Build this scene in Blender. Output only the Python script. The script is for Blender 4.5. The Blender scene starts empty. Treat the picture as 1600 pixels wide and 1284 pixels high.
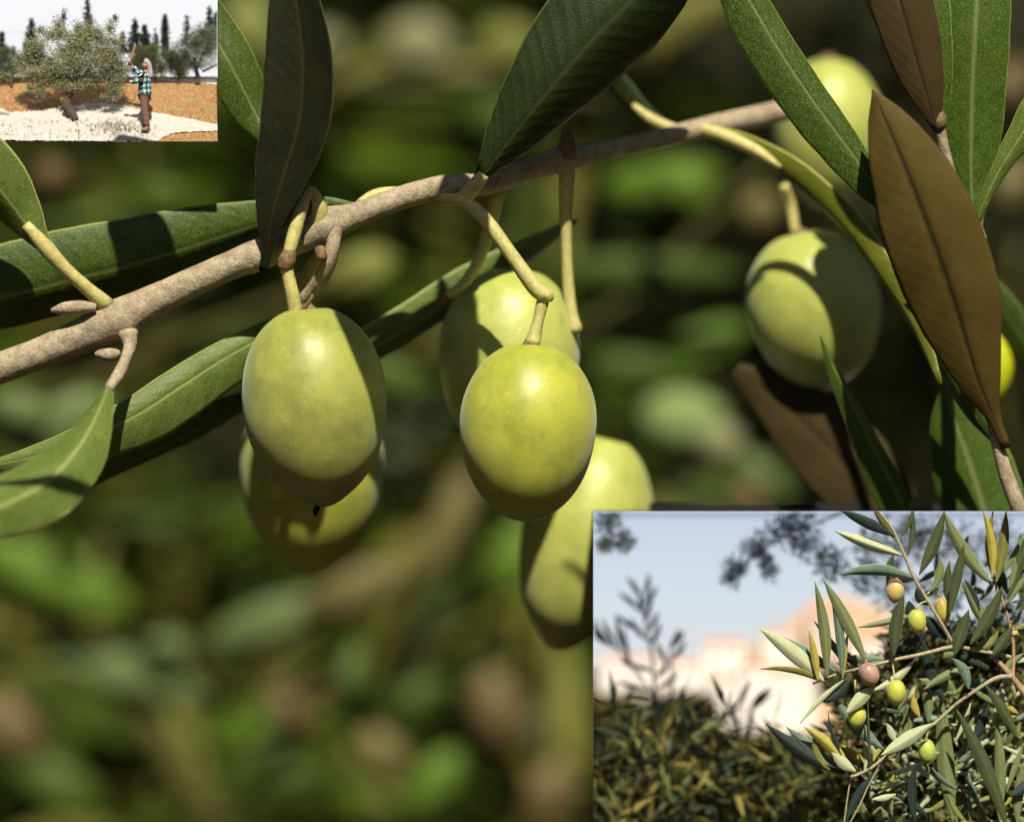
import bpy, bmesh, math, random
from mathutils import Vector, Matrix, Quaternion, noise
R = math.radians
scene = bpy.context.scene
C = scene.collection
random.seed(7)

# ------------------------------------------------------------------ camera, sky, sun, exposure
CAMZ, DIST, PXM = 1.5, 0.4444, 0.0001          # one photograph pixel is 0.1 mm at the focused branch
cam_d = bpy.data.cameras.new('camera'); cam = bpy.data.objects.new('camera', cam_d); C.objects.link(cam)
cam.location = (0, -DIST, CAMZ); cam.rotation_euler = (R(90), 0, 0)
cam_d.lens = 100; cam_d.sensor_width = 36
cam_d.clip_start = 0.02; cam_d.clip_end = 500
cam_d.dof.use_dof = True; cam_d.dof.focus_distance = DIST - 0.001; cam_d.dof.aperture_fstop = 7.0
cam_d.lens = 36 * DIST / 0.16
scene.camera = cam
SUN = Vector((0.075, -0.63, 0.77)).normalized()   # towards the sun
elev = math.asin(SUN.z); azim = math.atan2(SUN.x, SUN.y)
w = bpy.data.worlds.new('World'); scene.world = w; w.use_nodes = True
nt = w.node_tree; bg = nt.nodes['Background']
sk = nt.nodes.new('ShaderNodeTexSky'); sk.sky_type = 'NISHITA'; sk.sun_disc = False
sk.sun_elevation = elev; sk.sun_rotation = azim
nt.links.new(sk.outputs['Color'], bg.inputs['Color']); bg.inputs['Strength'].default_value = 0.05
sd = bpy.data.lights.new('sun', 'SUN'); so = bpy.data.objects.new('sun', sd); C.objects.link(so)
sd.energy = 5.0; sd.angle = R(0.5); sd.color = (1, 0.92, 0.74)
so.rotation_euler = (-SUN).to_track_quat('-Z', 'Y').to_euler(); so.location = (0, 0, 4)
scene.view_settings.view_transform = 'Standard'; scene.view_settings.look = 'None'
scene.view_settings.exposure = 0.5; scene.view_settings.gamma = 1; scene.view_settings.use_curve_mapping = False
scene.render.resolution_x = 1024; scene.render.resolution_y = 821
scene.render.engine = 'CYCLES'

# ------------------------------------------------------------------ helpers
def P(px, py, d=0.0):
    """point seen at (px,py) of the 1600-wide frame, d millimetres behind the focused plane"""
    k = (DIST + d / 1000) / DIST
    return Vector(((px - 800) * PXM * k, d / 1000, CAMZ - (py - 642) * PXM * k))

def tag(o, label=None, cat=None, group=None, kind=None):
    if label: o['label'] = label
    if cat: o['category'] = cat
    if group: o['group'] = group
    if kind: o['kind'] = kind
    return o

def empty(name, loc, label=None, cat=None, group=None):
    o = bpy.data.objects.new(name, None); C.objects.link(o); o.location = loc
    o.empty_display_size = 0.005
    return tag(o, label, cat, group)

def mesh_obj(name, verts, faces, mats, parent=None, mi=None, uvs=None, smooth=True, origin=None):
    """verts in world space; origin of the object at `origin` (default first vertex)"""
    if origin is None: origin = Vector(verts[0])
    me = bpy.data.meshes.new(name)
    me.from_pydata([tuple(Vector(v) - origin) for v in verts], [], faces)
    if not isinstance(mats, (list, tuple)): mats = [mats]
    for m in mats: me.materials.append(m)
    if mi: me.polygons.foreach_set('material_index', mi)
    if smooth: me.polygons.foreach_set('use_smooth', [True] * len(me.polygons))
    if uvs:
        l = me.uv_layers.new(name='UVMap'); buf = [0.0] * (2 * len(me.loops))
        for lp in me.loops:
            u = uvs[lp.vertex_index]; buf[2 * lp.index] = u[0]; buf[2 * lp.index + 1] = u[1]
        l.data.foreach_set('uv', buf)
    me.update()
    o = bpy.data.objects.new(name, me); C.objects.link(o)
    if parent:
        o.parent = parent
        base = parent
        off = Vector((0, 0, 0))
        while base: off += base.location; base = base.parent
        o.location = origin - off
    else: o.location = origin
    return o

def catmull(pts, n):
    pts = [tuple(p) for p in pts]
    if len(pts) == 2:
        a, b = pts; return [tuple(a[k] + (b[k] - a[k]) * i / n for k in range(len(a))) for i in range(n + 1)]
    e = [tuple(2 * a - b for a, b in zip(pts[0], pts[1]))] + pts + [tuple(2 * a - b for a, b in zip(pts[-1], pts[-2]))]
    out = []; seg = len(pts) - 1
    for i in range(n + 1):
        t = i / n * seg; k = min(int(t), seg - 1); t -= k
        p0, p1, p2, p3 = e[k:k + 4]
        out.append(tuple(0.5 * (2 * b + (c - a) * t + (2 * a - 5 * b + 4 * c - d_) * t * t + (3 * b - a - 3 * c + d_) * t ** 3)
                         for a, b, c, d_ in zip(p0, p1, p2, p3)))
    return out

def clip_planes(x0=None, x1=None, y0=None, y1=None):
    """planes through the lens and an edge of a shadow-box opening: a mesh is trimmed where the box wall stands"""
    cl = cam.location.copy(); out = []
    if y0 is not None:
        a = P(0, y0) - cl; out.append((cl, Vector((1, 0, 0)).cross(a).normalized()))      # keep below
    if x0 is not None:
        a = P(x0, 0) - cl; n = a.cross(Vector((0, 0, 1))).normalized(); out.append((cl, -n if n.x > 0 else n))
    if x1 is not None:
        a = P(x1, 0) - cl; n = a.cross(Vector((0, 0, 1))).normalized(); out.append((cl, n if n.x > 0 else -n))
    if y1 is not None:
        a = P(0, y1) - cl; n = Vector((1, 0, 0)).cross(a).normalized(); out.append((cl, n if n.z < 0 else -n))
    res = []
    for c, n in out:
        res.append((c, n))
    # orient: first entry (y0) must remove what is above
    if y0 is not None:
        c, n = res[0]; res[0] = (c, n if n.z > 0 else -n)
    return res

def trim(o, planes):
    base = o.matrix_basis.translation.copy(); q = o.parent
    while q: base += q.location; q = q.parent
    bm = bmesh.new(); bm.from_mesh(o.data)
    for c, n in planes:
        bmesh.ops.bisect_plane(bm, geom=bm.verts[:] + bm.edges[:] + bm.faces[:], plane_co=c - base, plane_no=n, clear_outer=True, dist=1e-7)
    bm.to_mesh(o.data); bm.free()
    return o

US = [-1, -.9, -.72, -.5, -.28, -.1, -.035, 0, .035, .1, .28, .5, .72, .9, 1]
def leaf(name, parent, pts, mats, roll=0, cup=-0.15, fold=0.0, n=26, th=0.00022, origin=None, lw=1.0, rw=1.0, wave=0.0, label=None, lite=False, twist=0.0, shift=None):
    """pts = (px,py,depth_mm,half_width_px) along the midrib, base first. mats = [towards camera, away]"""
    us = US if not lite else [-1, -.55, -.08, 0, .08, .55, 1]
    if lite: n = min(n, 9)
    s = catmull(pts, n)
    ctr = [P(a, b, d) for a, b, d, _ in s]
    if shift: ctr = [c + shift for c in ctr]
    vs = []; uv = []; m = len(us)
    L = 0; ph = random.random() * 9
    rows = []
    for i in range(len(s)):
        T = (ctr[min(i + 1, n)] - ctr[max(i - 1, 0)]).normalized()
        V = (cam.location - ctr[i]).normalized()
        S0 = T.cross(V); 
        if S0.length < 1e-4: S0 = Vector((1, 0, 0))
        S0.normalize(); N0 = S0.cross(T).normalized()
        r = R(roll + twist * i / n)
        S = S0 * math.cos(r) + N0 * math.sin(r); N = -S0 * math.sin(r) + N0 * math.cos(r)
        k = (ctr[i] - cam.location).length / DIST
        w_ = max(s[i][3], 0.6) * PXM * k / max(0.3, math.cos(r))
        if i: L += (ctr[i] - ctr[i - 1]).length
        rows.append((ctr[i], S, N, w_, L))
    for sgn in (1, -1):
        for i, (c, S, N, w_, l) in enumerate(rows):
            for u in us:
                ws = w_ * (lw if u < 0 else rw) * (1 + .035 * noise.noise(Vector((l * 260, ph + (5 if u < 0 else 0), 0))))
                off = cup * w_ * u * u + fold * w_ * abs(u)
                off += wave * w_ * math.sin(l * 420 + ph + (2 if u < 0 else 0)) * u * u
                if abs(u) < .05: off -= 0.02 * w_ 
                t2 = th * (1 - 0.75 * u * u) * min(1, 6 * w_ / 0.004 + .3)
                p = c + S * (u * ws) + N * (off + sgn * t2)
                if abs(u) == 1: p = c + S * (u * ws * (1 + (0.004 if sgn > 0 else 0))) + N * (off + sgn * t2)
                vs.append(p); uv.append((u * .5 + .5, l * 100))
    fs = []; mi = []
    nn = len(rows); off2 = nn * m
    for i in range(nn - 1):
        for j in range(m - 1):
            a = i * m + j
            fs.append((a, a + 1, a + m + 1, a + m)); mi.append(0)
            fs.append((off2 + a, off2 + a + m, off2 + a + m + 1, off2 + a + 1)); mi.append(1)
        for j in (0, m - 1):
            a = i * m + j
            q = (a, a + m, off2 + a + m, off2 + a)
            fs.append(q if j == 0 else q[::-1]); mi.append(0)
    a = (nn - 1) * m
    for j in range(m - 1):
        fs.append((a + j, a + j + 1, off2 + a + j + 1, off2 + a + j)); mi.append(0)
        fs.append((j + 1, j, off2 + j, off2 + j + 1)); mi.append(0)
    o = mesh_obj(name, vs, fs, mats, parent, mi, uv, origin=rows[0][0])
    if label: o['label'] = label
    return o

def tube_data(pts3, rad, seg=10, bump=0.0, bs=900, flat=1.0):
    n = len(pts3); vs = []; fs = []
    T = (pts3[1] - pts3[0]).normalized(); U = T.orthogonal().normalized()
    for i in range(n):
        T2 = (pts3[min(i + 1, n - 1)] - pts3[max(i - 1, 0)]).normalized()
        U = (U - T2 * U.dot(T2)).normalized(); W = T2.cross(U)
        for j in range(seg):
            a = 2 * math.pi * j / seg
            d = U * math.cos(a) + W * math.sin(a) * flat
            rr = rad[i]
            p = pts3[i] + d * rr
            if bump: rr *= 1 + bump * (noise.noise(p * bs) + .6 * noise.noise(p * bs * 2.3))
            vs.append(pts3[i] + d * rr)
    for i in range(n - 1):
        for j in range(seg):
            a = i * seg + j; b = i * seg + (j + 1) % seg
            fs.append((a, b, b + seg, a + seg))
    fs.append(tuple(range(seg))[::-1]); fs.append(tuple(range((n - 1) * seg, n * seg)))
    return vs, fs

def tube(name, parent, pts, mat, n=24, seg=12, bump=0.0, bs=900, flat=1.0):
    """pts = (px,py,depth,radius_px)"""
    s = catmull(pts, n)
    p3 = [P(a, b, d) for a, b, d, _ in s]
    rad = [max(r, .15) * PXM * (DIST + d / 1000) / DIST for _, _, d, r in s]
    vs, fs = tube_data(p3, rad, seg, bump, bs, flat)
    return mesh_obj(name, vs, fs, mat, parent, origin=p3[0])

def merged(name, parts, mats, parent=None, origin=None, mi=None):
    vs = []; fs = []; m = []
    for k, (v, f) in enumerate(parts):
        o = len(vs); vs += v; fs += [tuple(i + o for i in q) for q in f]; m += [(mi[k] if mi else 0)] * len(f)
    return mesh_obj(name, vs, fs, mats, parent, m, origin=origin)

# ------------------------------------------------------------------ materials
def newmat(name):
    m = bpy.data.materials.new(name); m.use_nodes = True
    t = m.node_tree; return m, t, t.nodes['Principled BSDF'], t.nodes['Material Output']
def N(t, typ, **kw):
    n = t.nodes.new(typ)
    for k, v in kw.items(): setattr(n, k, v)
    return n
def ramp(t, fac, stops):
    r = N(t, 'ShaderNodeValToRGB'); e = r.color_ramp.elements
    while len(e) < len(stops): e.new(0.5)
    for i, (p, c) in enumerate(stops):
        e[i].position = p; e[i].color = (*c, 1) if len(c) == 3 else c
    t.links.new(fac, r.inputs['Fac']); return r.outputs['Color']
def noise_n(t, scale, detail=3, vec=None, rough=.6):
    c = N(t, 'ShaderNodeTexCoord') if vec is None else None
    n = N(t, 'ShaderNodeTexNoise'); n.inputs['Scale'].default_value = scale; n.inputs['Detail'].default_value = detail
    n.inputs['Roughness'].default_value = rough
    t.links.new(c.outputs['Object'] if c else vec, n.inputs['Vector']); return n.outputs['Fac']
def mixc(t, fac, a, b, blend='MIX'):
    m = N(t, 'ShaderNodeMix'); m.data_type = 'RGBA'; m.blend_type = blend
    for s, v in ((m.inputs[0], fac), (m.inputs[6], a), (m.inputs[7], b)):
        if isinstance(v, (int, float)): s.default_value = v
        elif isinstance(v, tuple): s.default_value = (*v, 1) if len(v) == 3 else v
        else: t.links.new(v, s)
    return m.outputs[2]
def bump(t, h, dist, strength=1.0, prev=None):
    b = N(t, 'ShaderNodeBump'); b.inputs['Distance'].default_value = dist; b.inputs['Strength'].default_value = strength
    t.links.new(h, b.inputs['Height'])
    if prev: t.links.new(prev, b.inputs['Normal'])
    return b.outputs['Normal']

def leafmat(name, col, col2, rib, rough=.5, trans=.22, tcol=None, speck=.35, veins=.12, sc=1.0, ribw=.035, coat=0.0, spec=.25):
    m, t, b, out = newmat(name)
    uv = N(t, 'ShaderNodeUVMap')
    sep = N(t, 'ShaderNodeSeparateXYZ'); t.links.new(uv.outputs[0], sep.inputs[0])
    ab = N(t, 'ShaderNodeMath', operation='SUBTRACT'); t.links.new(sep.outputs[0], ab.inputs[0]); ab.inputs[1].default_value = .5
    ab2 = N(t, 'ShaderNodeMath', operation='ABSOLUTE'); t.links.new(ab.outputs[0], ab2.inputs[0])
    big = noise_n(t, 220 / sc, 3); c = ramp(t, big, [(.3, col), (.7, col2)])
    fine = noise_n(t, 4200 / sc, 2, rough=.5)
    sp = ramp(t, fine, [(.5, (0, 0, 0)), (.72, (1, 1, 1))])
    pale = tuple(min(1, x * 2.6 + .06) for x in col2)
    mm = N(t, 'ShaderNodeMath', operation='MULTIPLY'); t.links.new(sp, mm.inputs[0]); mm.inputs[1].default_value = speck
    c = mixc(t, mm.outputs[0], c, pale)
    spn = noise_n(t, 380 / sc, 4, rough=.75); spk = ramp(t, spn, [(.66, (0, 0, 0)), (.70, (.7,) * 3)])
    c = mixc(t, spk, c, (.055, .04, .012))
    # side veins
    v = N(t, 'ShaderNodeCombineXYZ')
    a1 = N(t, 'ShaderNodeMath', operation='MULTIPLY_ADD'); t.links.new(ab2.outputs[0], a1.inputs[0]); a1.inputs[1].default_value = -1.4
    t.links.new(sep.outputs[1], a1.inputs[2]); t.links.new(a1.outputs[0], v.inputs[0])
    wv = N(t, 'ShaderNodeTexWave'); wv.inputs['Scale'].default_value = 1.1 / sc; wv.inputs['Distortion'].default_value = 2.5
    wv.inputs['Detail'].default_value = 2; wv.inputs['Detail Scale'].default_value = 1.5
    t.links.new(v.outputs[0], wv.inputs['Vector'])
    vr = ramp(t, wv.outputs['Fac'], [(.86, (0, 0, 0)), (1, (1, 1, 1))])
    vm = N(t, 'ShaderNodeMath', operation='MULTIPLY'); t.links.new(vr, vm.inputs[0]); vm.inputs[1].default_value = veins * .35
    c = mixc(t, vm.outputs[0], c, rib)
    # midrib, its edge a little ragged
    rn = noise_n(t, 1500 / sc, 2)
    rr = N(t, 'ShaderNodeMath', operation='MULTIPLY_ADD'); t.links.new(rn, rr.inputs[0]); rr.inputs[1].default_value = .02; t.links.new(ab2.outputs[0], rr.inputs[2])
    rb = ramp(t, rr.outputs[0], [(.01, (1, 1, 1)), (.012 + ribw, (0, 0, 0))])
    c = mixc(t, rb, c, rib)
    eb = ramp(t, ab2.outputs[0], [(.478, (0, 0, 0)), (.5, (.75, .75, .75))])
    c = mixc(t, eb, c, tuple(min(1, x * 2.2 + .02) for x in rib))
    t.links.new(c, b.inputs['Base Color'])
    b.inputs['Roughness'].default_value = rough; b.inputs['Specular IOR Level'].default_value = spec
    if coat: b.inputs['Coat Weight'].default_value = coat; b.inputs['Coat Roughness'].default_value = .3
    h = bump(t, fine, .00009 * sc, .8)
    h = bump(t, wv.outputs['Fac'], .00012 * sc, .35 * veins + .1, h)
    t.links.new(h, b.inputs['Normal'])
    tr = N(t, 'ShaderNodeBsdfTranslucent'); tc = tcol or tuple(min(1, x * 2.2) for x in col2)
    tr.inputs['Color'].default_value = (*tc, 1)
    ms = N(t, 'ShaderNodeMixShader'); ms.inputs[0].default_value = trans
    t.links.new(b.outputs[0], ms.inputs[1]); t.links.new(tr.outputs[0], ms.inputs[2]); t.links.new(ms.outputs[0], out.inputs['Surface'])
    return m

def woodmat(name, a, b_, c_, sc=1.0, rough=.75, bmp=.0003, orient=None):
    m, t, b, out = newmat(name)
    n1 = noise_n(t, 500 / sc, 4); n2 = noise_n(t, 2600 / sc, 3)
    c = ramp(t, n1, [(.3, a), (.52, b_), (.75, c_)])
    sp = ramp(t, n2, [(.35, (.55, .5, .45)), (.6, (1, 1, 1))])
    c = mixc(t, .7, c, sp, 'MULTIPLY')
    t.links.new(c, b.inputs['Base Color']); b.inputs['Roughness'].default_value = rough
    h = bump(t, n2, bmp * sc, .6); h = bump(t, n1, bmp * 1.6 * sc, .6, h); t.links.new(h, b.inputs['Normal'])
    return m

def olivemat(name, a, b_, yel, yamt=.55, sc=1.0, blush=None, rough=.44, sss=.35):
    m, t, b, out = newmat(name)
    n1 = noise_n(t, 130 / sc, 4, rough=.7)
    c = ramp(t, n1, [(.32, a), (.62, b_)])
    n2 = noise_n(t, 70 / sc, 5, rough=.75)
    ym = ramp(t, n2, [(.47, (0, 0, 0)), (.66, (yamt,) * 3)])
    c = mixc(t, ym, c, yel)
    if blush:
        n3 = noise_n(t, 60 / sc, 3); bm_ = ramp(t, n3, [(.35, (0, 0, 0)), (.6, (1, 1, 1))]); c = mixc(t, bm_, c, blush)
    co = N(t, 'ShaderNodeTexCoord')
    vo = N(t, 'ShaderNodeTexVoronoi'); vo.inputs['Scale'].default_value = 1250 / sc; t.links.new(co.outputs['Object'], vo.inputs['Vector'])
    dots = ramp(t, vo.outputs['Distance'], [(.08, (.8,) * 3), (.22, (0, 0, 0))])
    gate = ramp(t, noise_n(t, 300 / sc, 2), [(.45, (0, 0, 0)), (.6, (1, 1, 1))])
    dg = mixc(t, 1.0, dots, gate, 'MULTIPLY')
    c = mixc(t, dg, c, tuple(min(1, x * 1.5 + .10) for x in b_))
    blm = ramp(t, noise_n(t, 55 / sc, 5, rough=.7), [(.42, (0, 0, 0)), (.68, (.2,) * 3)])
    c = mixc(t, blm, c, (.44, .48, .20))
    scr = ramp(t, noise_n(t, 190 / sc, 5, rough=.8), [(.68, (0, 0, 0)), (.71, (.5,) * 3)])
    c = mixc(t, scr, c, (.20, .17, .05))
    # few small greener bruises
    n4 = noise_n(t, 420 / sc, 3); br = ramp(t, n4, [(.58, (0, 0, 0)), (.68, (.3,) * 3)])
    c = mixc(t, br, c, (a[0] * .62, a[1] * .74, a[2] * .5))
    t.links.new(c, b.inputs['Base Color'])
    b.inputs['Roughness'].default_value = rough; b.inputs['Specular IOR Level'].default_value = .5
    rg = ramp(t, noise_n(t, 600 / sc, 3), [(.3, (rough - .08,) * 3), (.7, (rough + .14,) * 3)])
    t.links.new(rg, b.inputs['Roughness'])
    b.inputs['Sheen Weight'].default_value = .25; b.inputs['Sheen Roughness'].default_value = .5; b.inputs['Sheen Tint'].default_value = (.8, .9, .8, 1)
    b.inputs['Subsurface Weight'].default_value = sss; b.inputs['Subsurface Radius'].default_value = (1, 1, .3)
    b.inputs['Subsurface Scale'].default_value = .0016 * sc
    h = bump(t, n4, .00008 * sc, .35); h = bump(t, noise_n(t, 1800 / sc, 2), .00003 * sc, .6, h)
    t.links.new(h, b.inputs['Normal'])
    return m

def plain(name, a, b_=None, scale=300, rough=.7, bmp=0, trans=0, spec=.2):
    m, t, b, out = newmat(name); b.inputs['Specular IOR Level'].default_value = spec
    n1 = noise_n(t, scale, 4); c = ramp(t, n1, [(.3, a), (.7, b_ or a)])
    t.links.new(c, b.inputs['Base Color']); b.inputs['Roughness'].default_value = rough
    if bmp: t.links.new(bump(t, n1, bmp, .7), b.inputs['Normal'])
    if trans:
        tr = N(t, 'ShaderNodeBsdfTranslucent'); t.links.new(c, tr.inputs['Color'])
        ms = N(t, 'ShaderNodeMixShader'); ms.inputs[0].default_value = trans
        t.links.new(b.outputs[0], ms.inputs[1]); t.links.new(tr.outputs[0], ms.inputs[2]); t.links.new(ms.outputs[0], out.inputs['Surface'])
    return m

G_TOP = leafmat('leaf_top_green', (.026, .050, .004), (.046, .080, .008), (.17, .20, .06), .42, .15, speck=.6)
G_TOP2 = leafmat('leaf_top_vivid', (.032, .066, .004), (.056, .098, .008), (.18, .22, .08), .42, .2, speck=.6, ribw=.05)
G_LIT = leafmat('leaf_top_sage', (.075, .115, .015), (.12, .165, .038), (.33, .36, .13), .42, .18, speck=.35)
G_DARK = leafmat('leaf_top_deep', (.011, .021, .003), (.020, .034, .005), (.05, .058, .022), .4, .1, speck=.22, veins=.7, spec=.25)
U_SHADED = leafmat('leaf_under_shaded', (.006, .008, .0015), (.012, .013, .003), (.03, .025, .008), .75, .12, speck=.12, veins=.3, spec=.12)  # leaf back darkened so its colour stands in for shade
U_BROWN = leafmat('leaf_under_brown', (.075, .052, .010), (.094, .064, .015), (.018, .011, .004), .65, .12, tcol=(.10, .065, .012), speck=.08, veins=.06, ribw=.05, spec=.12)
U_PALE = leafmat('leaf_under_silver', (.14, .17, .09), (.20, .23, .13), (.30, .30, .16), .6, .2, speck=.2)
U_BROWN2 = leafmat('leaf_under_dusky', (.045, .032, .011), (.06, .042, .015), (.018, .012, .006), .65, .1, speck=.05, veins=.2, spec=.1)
YSTALK = woodmat('stalk_yellow', (.42, .40, .13), (.55, .50, .19), (.62, .56, .26), .6, .55, .0001)
BARK = woodmat('twig_bark', (.24, .19, .125), (.38, .31, .215), (.50, .43, .32), 1.0, .8, .0003)
BROWNB = woodmat('calyx_brown', (.09, .055, .025), (.19, .12, .055), (.32, .23, .11), .5, .7, .0001)
OL = olivemat('olive_green', (.19, .215, .032), (.315, .335, .062), (.36, .36, .035), .4, blush=None)
OLY = olivemat('olive_yellowgreen', (.25, .28, .018), (.37, .395, .040), (.44, .42, .015), .8)
OLB = olivemat('olive_paler', (.30, .34, .06), (.41, .45, .10), (.44, .43, .05), .35)

# ------------------------------------------------------------------ the place: ground, hillside, added shade canopy
def sheet(name, pts, mat, label=None):
    return mesh_obj(name, pts, [(0, 1, 2, 3)], mat, smooth=False)
EARTH = plain('earth', (.05, .034, .016), (.09, .06, .03), 3, .95, .02)
g = sheet('ground', [(-150, -150, 0), (150, -150, 0), (150, 150, 0), (-150, 150, 0)], EARTH); g['kind'] = 'structure'
# a low bank rising behind the grove
vs = []; fs = []; nx, ny = 60, 20
for j in range(ny + 1):
    for i in range(nx + 1):
        x = -14 + 28 * i / nx; y = 3.6 + 7 * j / ny
        vs.append((x, y, 3.4 * (1 - math.exp(-j / ny * 3.2)) + .18 * noise.noise(Vector((x, y, 0))) - .05 * (j == 0)))
for j in range(ny):
    for i in range(nx):
        a = j * (nx + 1) + i; fs.append((a, a + 1, a + nx + 2, a + nx + 1))
hb = mesh_obj('hillside', vs, fs, plain('bank_earth', (.014, .018, .004), (.030, .026, .009), 4, .95, .03)); hb['kind'] = 'structure'

def leafcloud(name, centres, n, size, mats, parent=None, label=None, kind='stuff', origin=None, droop=0.0, aspect=.2, fall=.45):
    """n small folded leaves spread through ellipsoids (c, (rx,ry,rz)); real geometry in one mesh"""
    vs = []; fs = []; mi = []
    wts = [r[0] * r[1] * r[2] for c, r in centres]; wts = [x ** .67 for x in wts]
    for _ in range(n):
        c, r = random.choices(centres, wts)[0]
        d = Vector((random.gauss(0, 1), random.gauss(0, 1), random.gauss(0, 1))).normalized() * (random.random() ** fall)
        p = Vector(c) + Vector((d.x * r[0], d.y * r[1], d.z * r[2]))
        T = Vector((random.gauss(0, 1), random.gauss(0, 1), random.gauss(0, .8) - droop + .6 * d.z)).normalized()
        S = T.cross(Vector((random.gauss(0, 1), random.gauss(0, 1), random.gauss(0, 1)))).normalized(); Nn = S.cross(T)
        l = size * random.uniform(.6, 1.25); wd = l * aspect * .5
        o = len(vs)
        vs += [p, p + T * l * .4 + S * wd + Nn * wd * .4, p + T * l - Nn * l * .1, p + T * l * .4 - S * wd + Nn * wd * .4, p + T * l * .45]
        fs += [(o, o + 1, o + 4), (o + 1, o + 2, o + 4), (o + 2, o + 3, o + 4), (o + 3, o, o + 4)]
        k = random.randrange(len(mats)); mi += [k] * 4
    o = mesh_obj(name, vs, fs, mats, parent, mi, smooth=False, origin=origin or Vector(centres[0][0]))
    if kind: o['kind'] = kind
    if label: o['label'] = label
    return o

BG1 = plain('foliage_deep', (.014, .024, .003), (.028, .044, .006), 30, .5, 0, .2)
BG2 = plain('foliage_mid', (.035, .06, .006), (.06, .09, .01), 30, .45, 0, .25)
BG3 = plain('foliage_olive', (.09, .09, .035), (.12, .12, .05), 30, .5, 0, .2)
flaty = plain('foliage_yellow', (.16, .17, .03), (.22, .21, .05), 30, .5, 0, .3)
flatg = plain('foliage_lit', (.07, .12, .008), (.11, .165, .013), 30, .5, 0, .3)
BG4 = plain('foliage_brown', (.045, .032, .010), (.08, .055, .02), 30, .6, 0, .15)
random.seed(11)
cs = []
for k in range(70):
    y = random.uniform(1.1, 3.4); x = random.uniform(-.55, .55) * (y + .9); z = 1.5 + random.uniform(-.42, .42) * (y + .6)
    cs.append(((x, y, z), (.35, .3, .26)))
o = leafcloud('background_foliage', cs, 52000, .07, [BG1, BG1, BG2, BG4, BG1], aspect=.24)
tag(o, 'dark blurred olive foliage filling the background behind the branch', 'foliage')
cs = []
for k in range(40):
    y = random.uniform(.9, 3.2); x = random.uniform(-1.8, 1.8); z = 2.35 + random.uniform(0, .5) + (y - .9) * .25
    cs.append(((x, y, z), (.4, .4, .2)))
o = leafcloud('shade_foliage', cs, 34000, .075, [BG1, BG2, BG1], aspect=.24)  # unseen leaves added overhead to darken the background
tag(o, 'unseen olive canopy added above the frame to shade the background', 'foliage')

cs = []
for k in range(44):
    px = random.uniform(-40, 1000); py = random.uniform(780, 1330) if k < 30 else random.uniform(-40, 700); d_ = random.uniform(450, 700)
    cs.append((tuple(P(px, py, d_)), (.03, .05, .018)))
o = leafcloud('background_sprays', cs, 850, .08, [BG2, BG1, flatg, BG2, flaty], aspect=.15)
tag(o, 'loose sprays of sunlit green leaves far out of focus in the lower background', 'foliage')
cs = []
centre = Vector((0, 0, 1.5))
for k in range(300):
    d_ = Vector((random.gauss(0, 1), random.gauss(0, 1), random.gauss(0, 1))).normalized()
    if d_.angle(SUN) < R(24) or d_.z < -.45 or (d_.y > .75 and abs(d_.x) < .5 and d_.z < .3): continue
    cs.append((tuple(centre + d_ * random.uniform(1.3, 1.9)), (.28, .28, .28)))
o = leafcloud('sky_block_foliage', cs, 36000, .11, [BG1, BG2, BG1], aspect=.3)  # unseen leaves added to dim the sky light, left open towards the sun
tag(o, 'unseen olive leaves added around the branch to cut the sky light', 'foliage')
# ------------------------------------------------------------------ blurred background branches with lit leaves
BK = {}
def flat(name, c, trans=.12):
    if name not in BK: BK[name] = plain(name, tuple(x * .85 for x in c), tuple(min(1, x * 1.15) for x in c), 60, .5, 0, trans)
    return BK[name]
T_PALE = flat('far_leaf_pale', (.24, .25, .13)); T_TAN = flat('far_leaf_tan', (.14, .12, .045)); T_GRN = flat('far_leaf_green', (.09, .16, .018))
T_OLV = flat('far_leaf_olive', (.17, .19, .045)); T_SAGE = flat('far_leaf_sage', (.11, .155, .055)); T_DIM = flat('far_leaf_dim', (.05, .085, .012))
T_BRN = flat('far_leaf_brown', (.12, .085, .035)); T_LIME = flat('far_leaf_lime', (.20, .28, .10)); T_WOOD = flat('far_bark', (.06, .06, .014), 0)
def blob(parent, a, b, d, wpx, mat, bend=0):
    (x0, y0), (x1, y1) = a, b
    mx, my = (x0 + x1) / 2 + bend, (y0 + y1) / 2
    leaf('leaf', parent, [(x0, y0, d, 3), (x0 * .75 + mx * .25, y0 * .7 + my * .3, d - 3, wpx * .7), (mx, my, d - 6, wpx), (x1 * .7 + mx * .3, y1 * .7 + my * .3, d - 4, wpx * .75), (x1, y1, d, 3)], [mat, mat], lite=True, cup=-.2)
def farbranch(label, wood, leaves, d):
    a = wood[0]; r = empty('olive_branch', P(a[0], a[1], d), label, 'olive branch', 'blurred olive branches in the background')
    tube('wood', r, [(x, y, d, w_) for x, y, w_ in wood], T_WOOD, 12, 8)
    for L in leaves: blob(r, L[0], L[1], d + random.uniform(-25, 25), L[2], L[3], L[4] if len(L) > 4 else 0)
    return r
farbranch('blurred tan branch running diagonally down the lower left background', [(-60, 800, 16), (60, 930, 20), (190, 1080, 24), (330, 1270, 26), (380, 1340, 26)],
    [((-30, 850), (210, 960), 45, T_GRN), ((60, 1010), (330, 1090), 34, T_SAGE), ((180, 1060), (300, 1000), 34, T_SAGE), ((320, 1170), (520, 1060), 32, T_GRN),
     ((20, 1180), (160, 1270), 40, T_DIM), ((330, 1250), (470, 1150), 30, T_DIM), ((-20, 1080), (60, 1190), 40, T_BRN)], 380)
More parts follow.
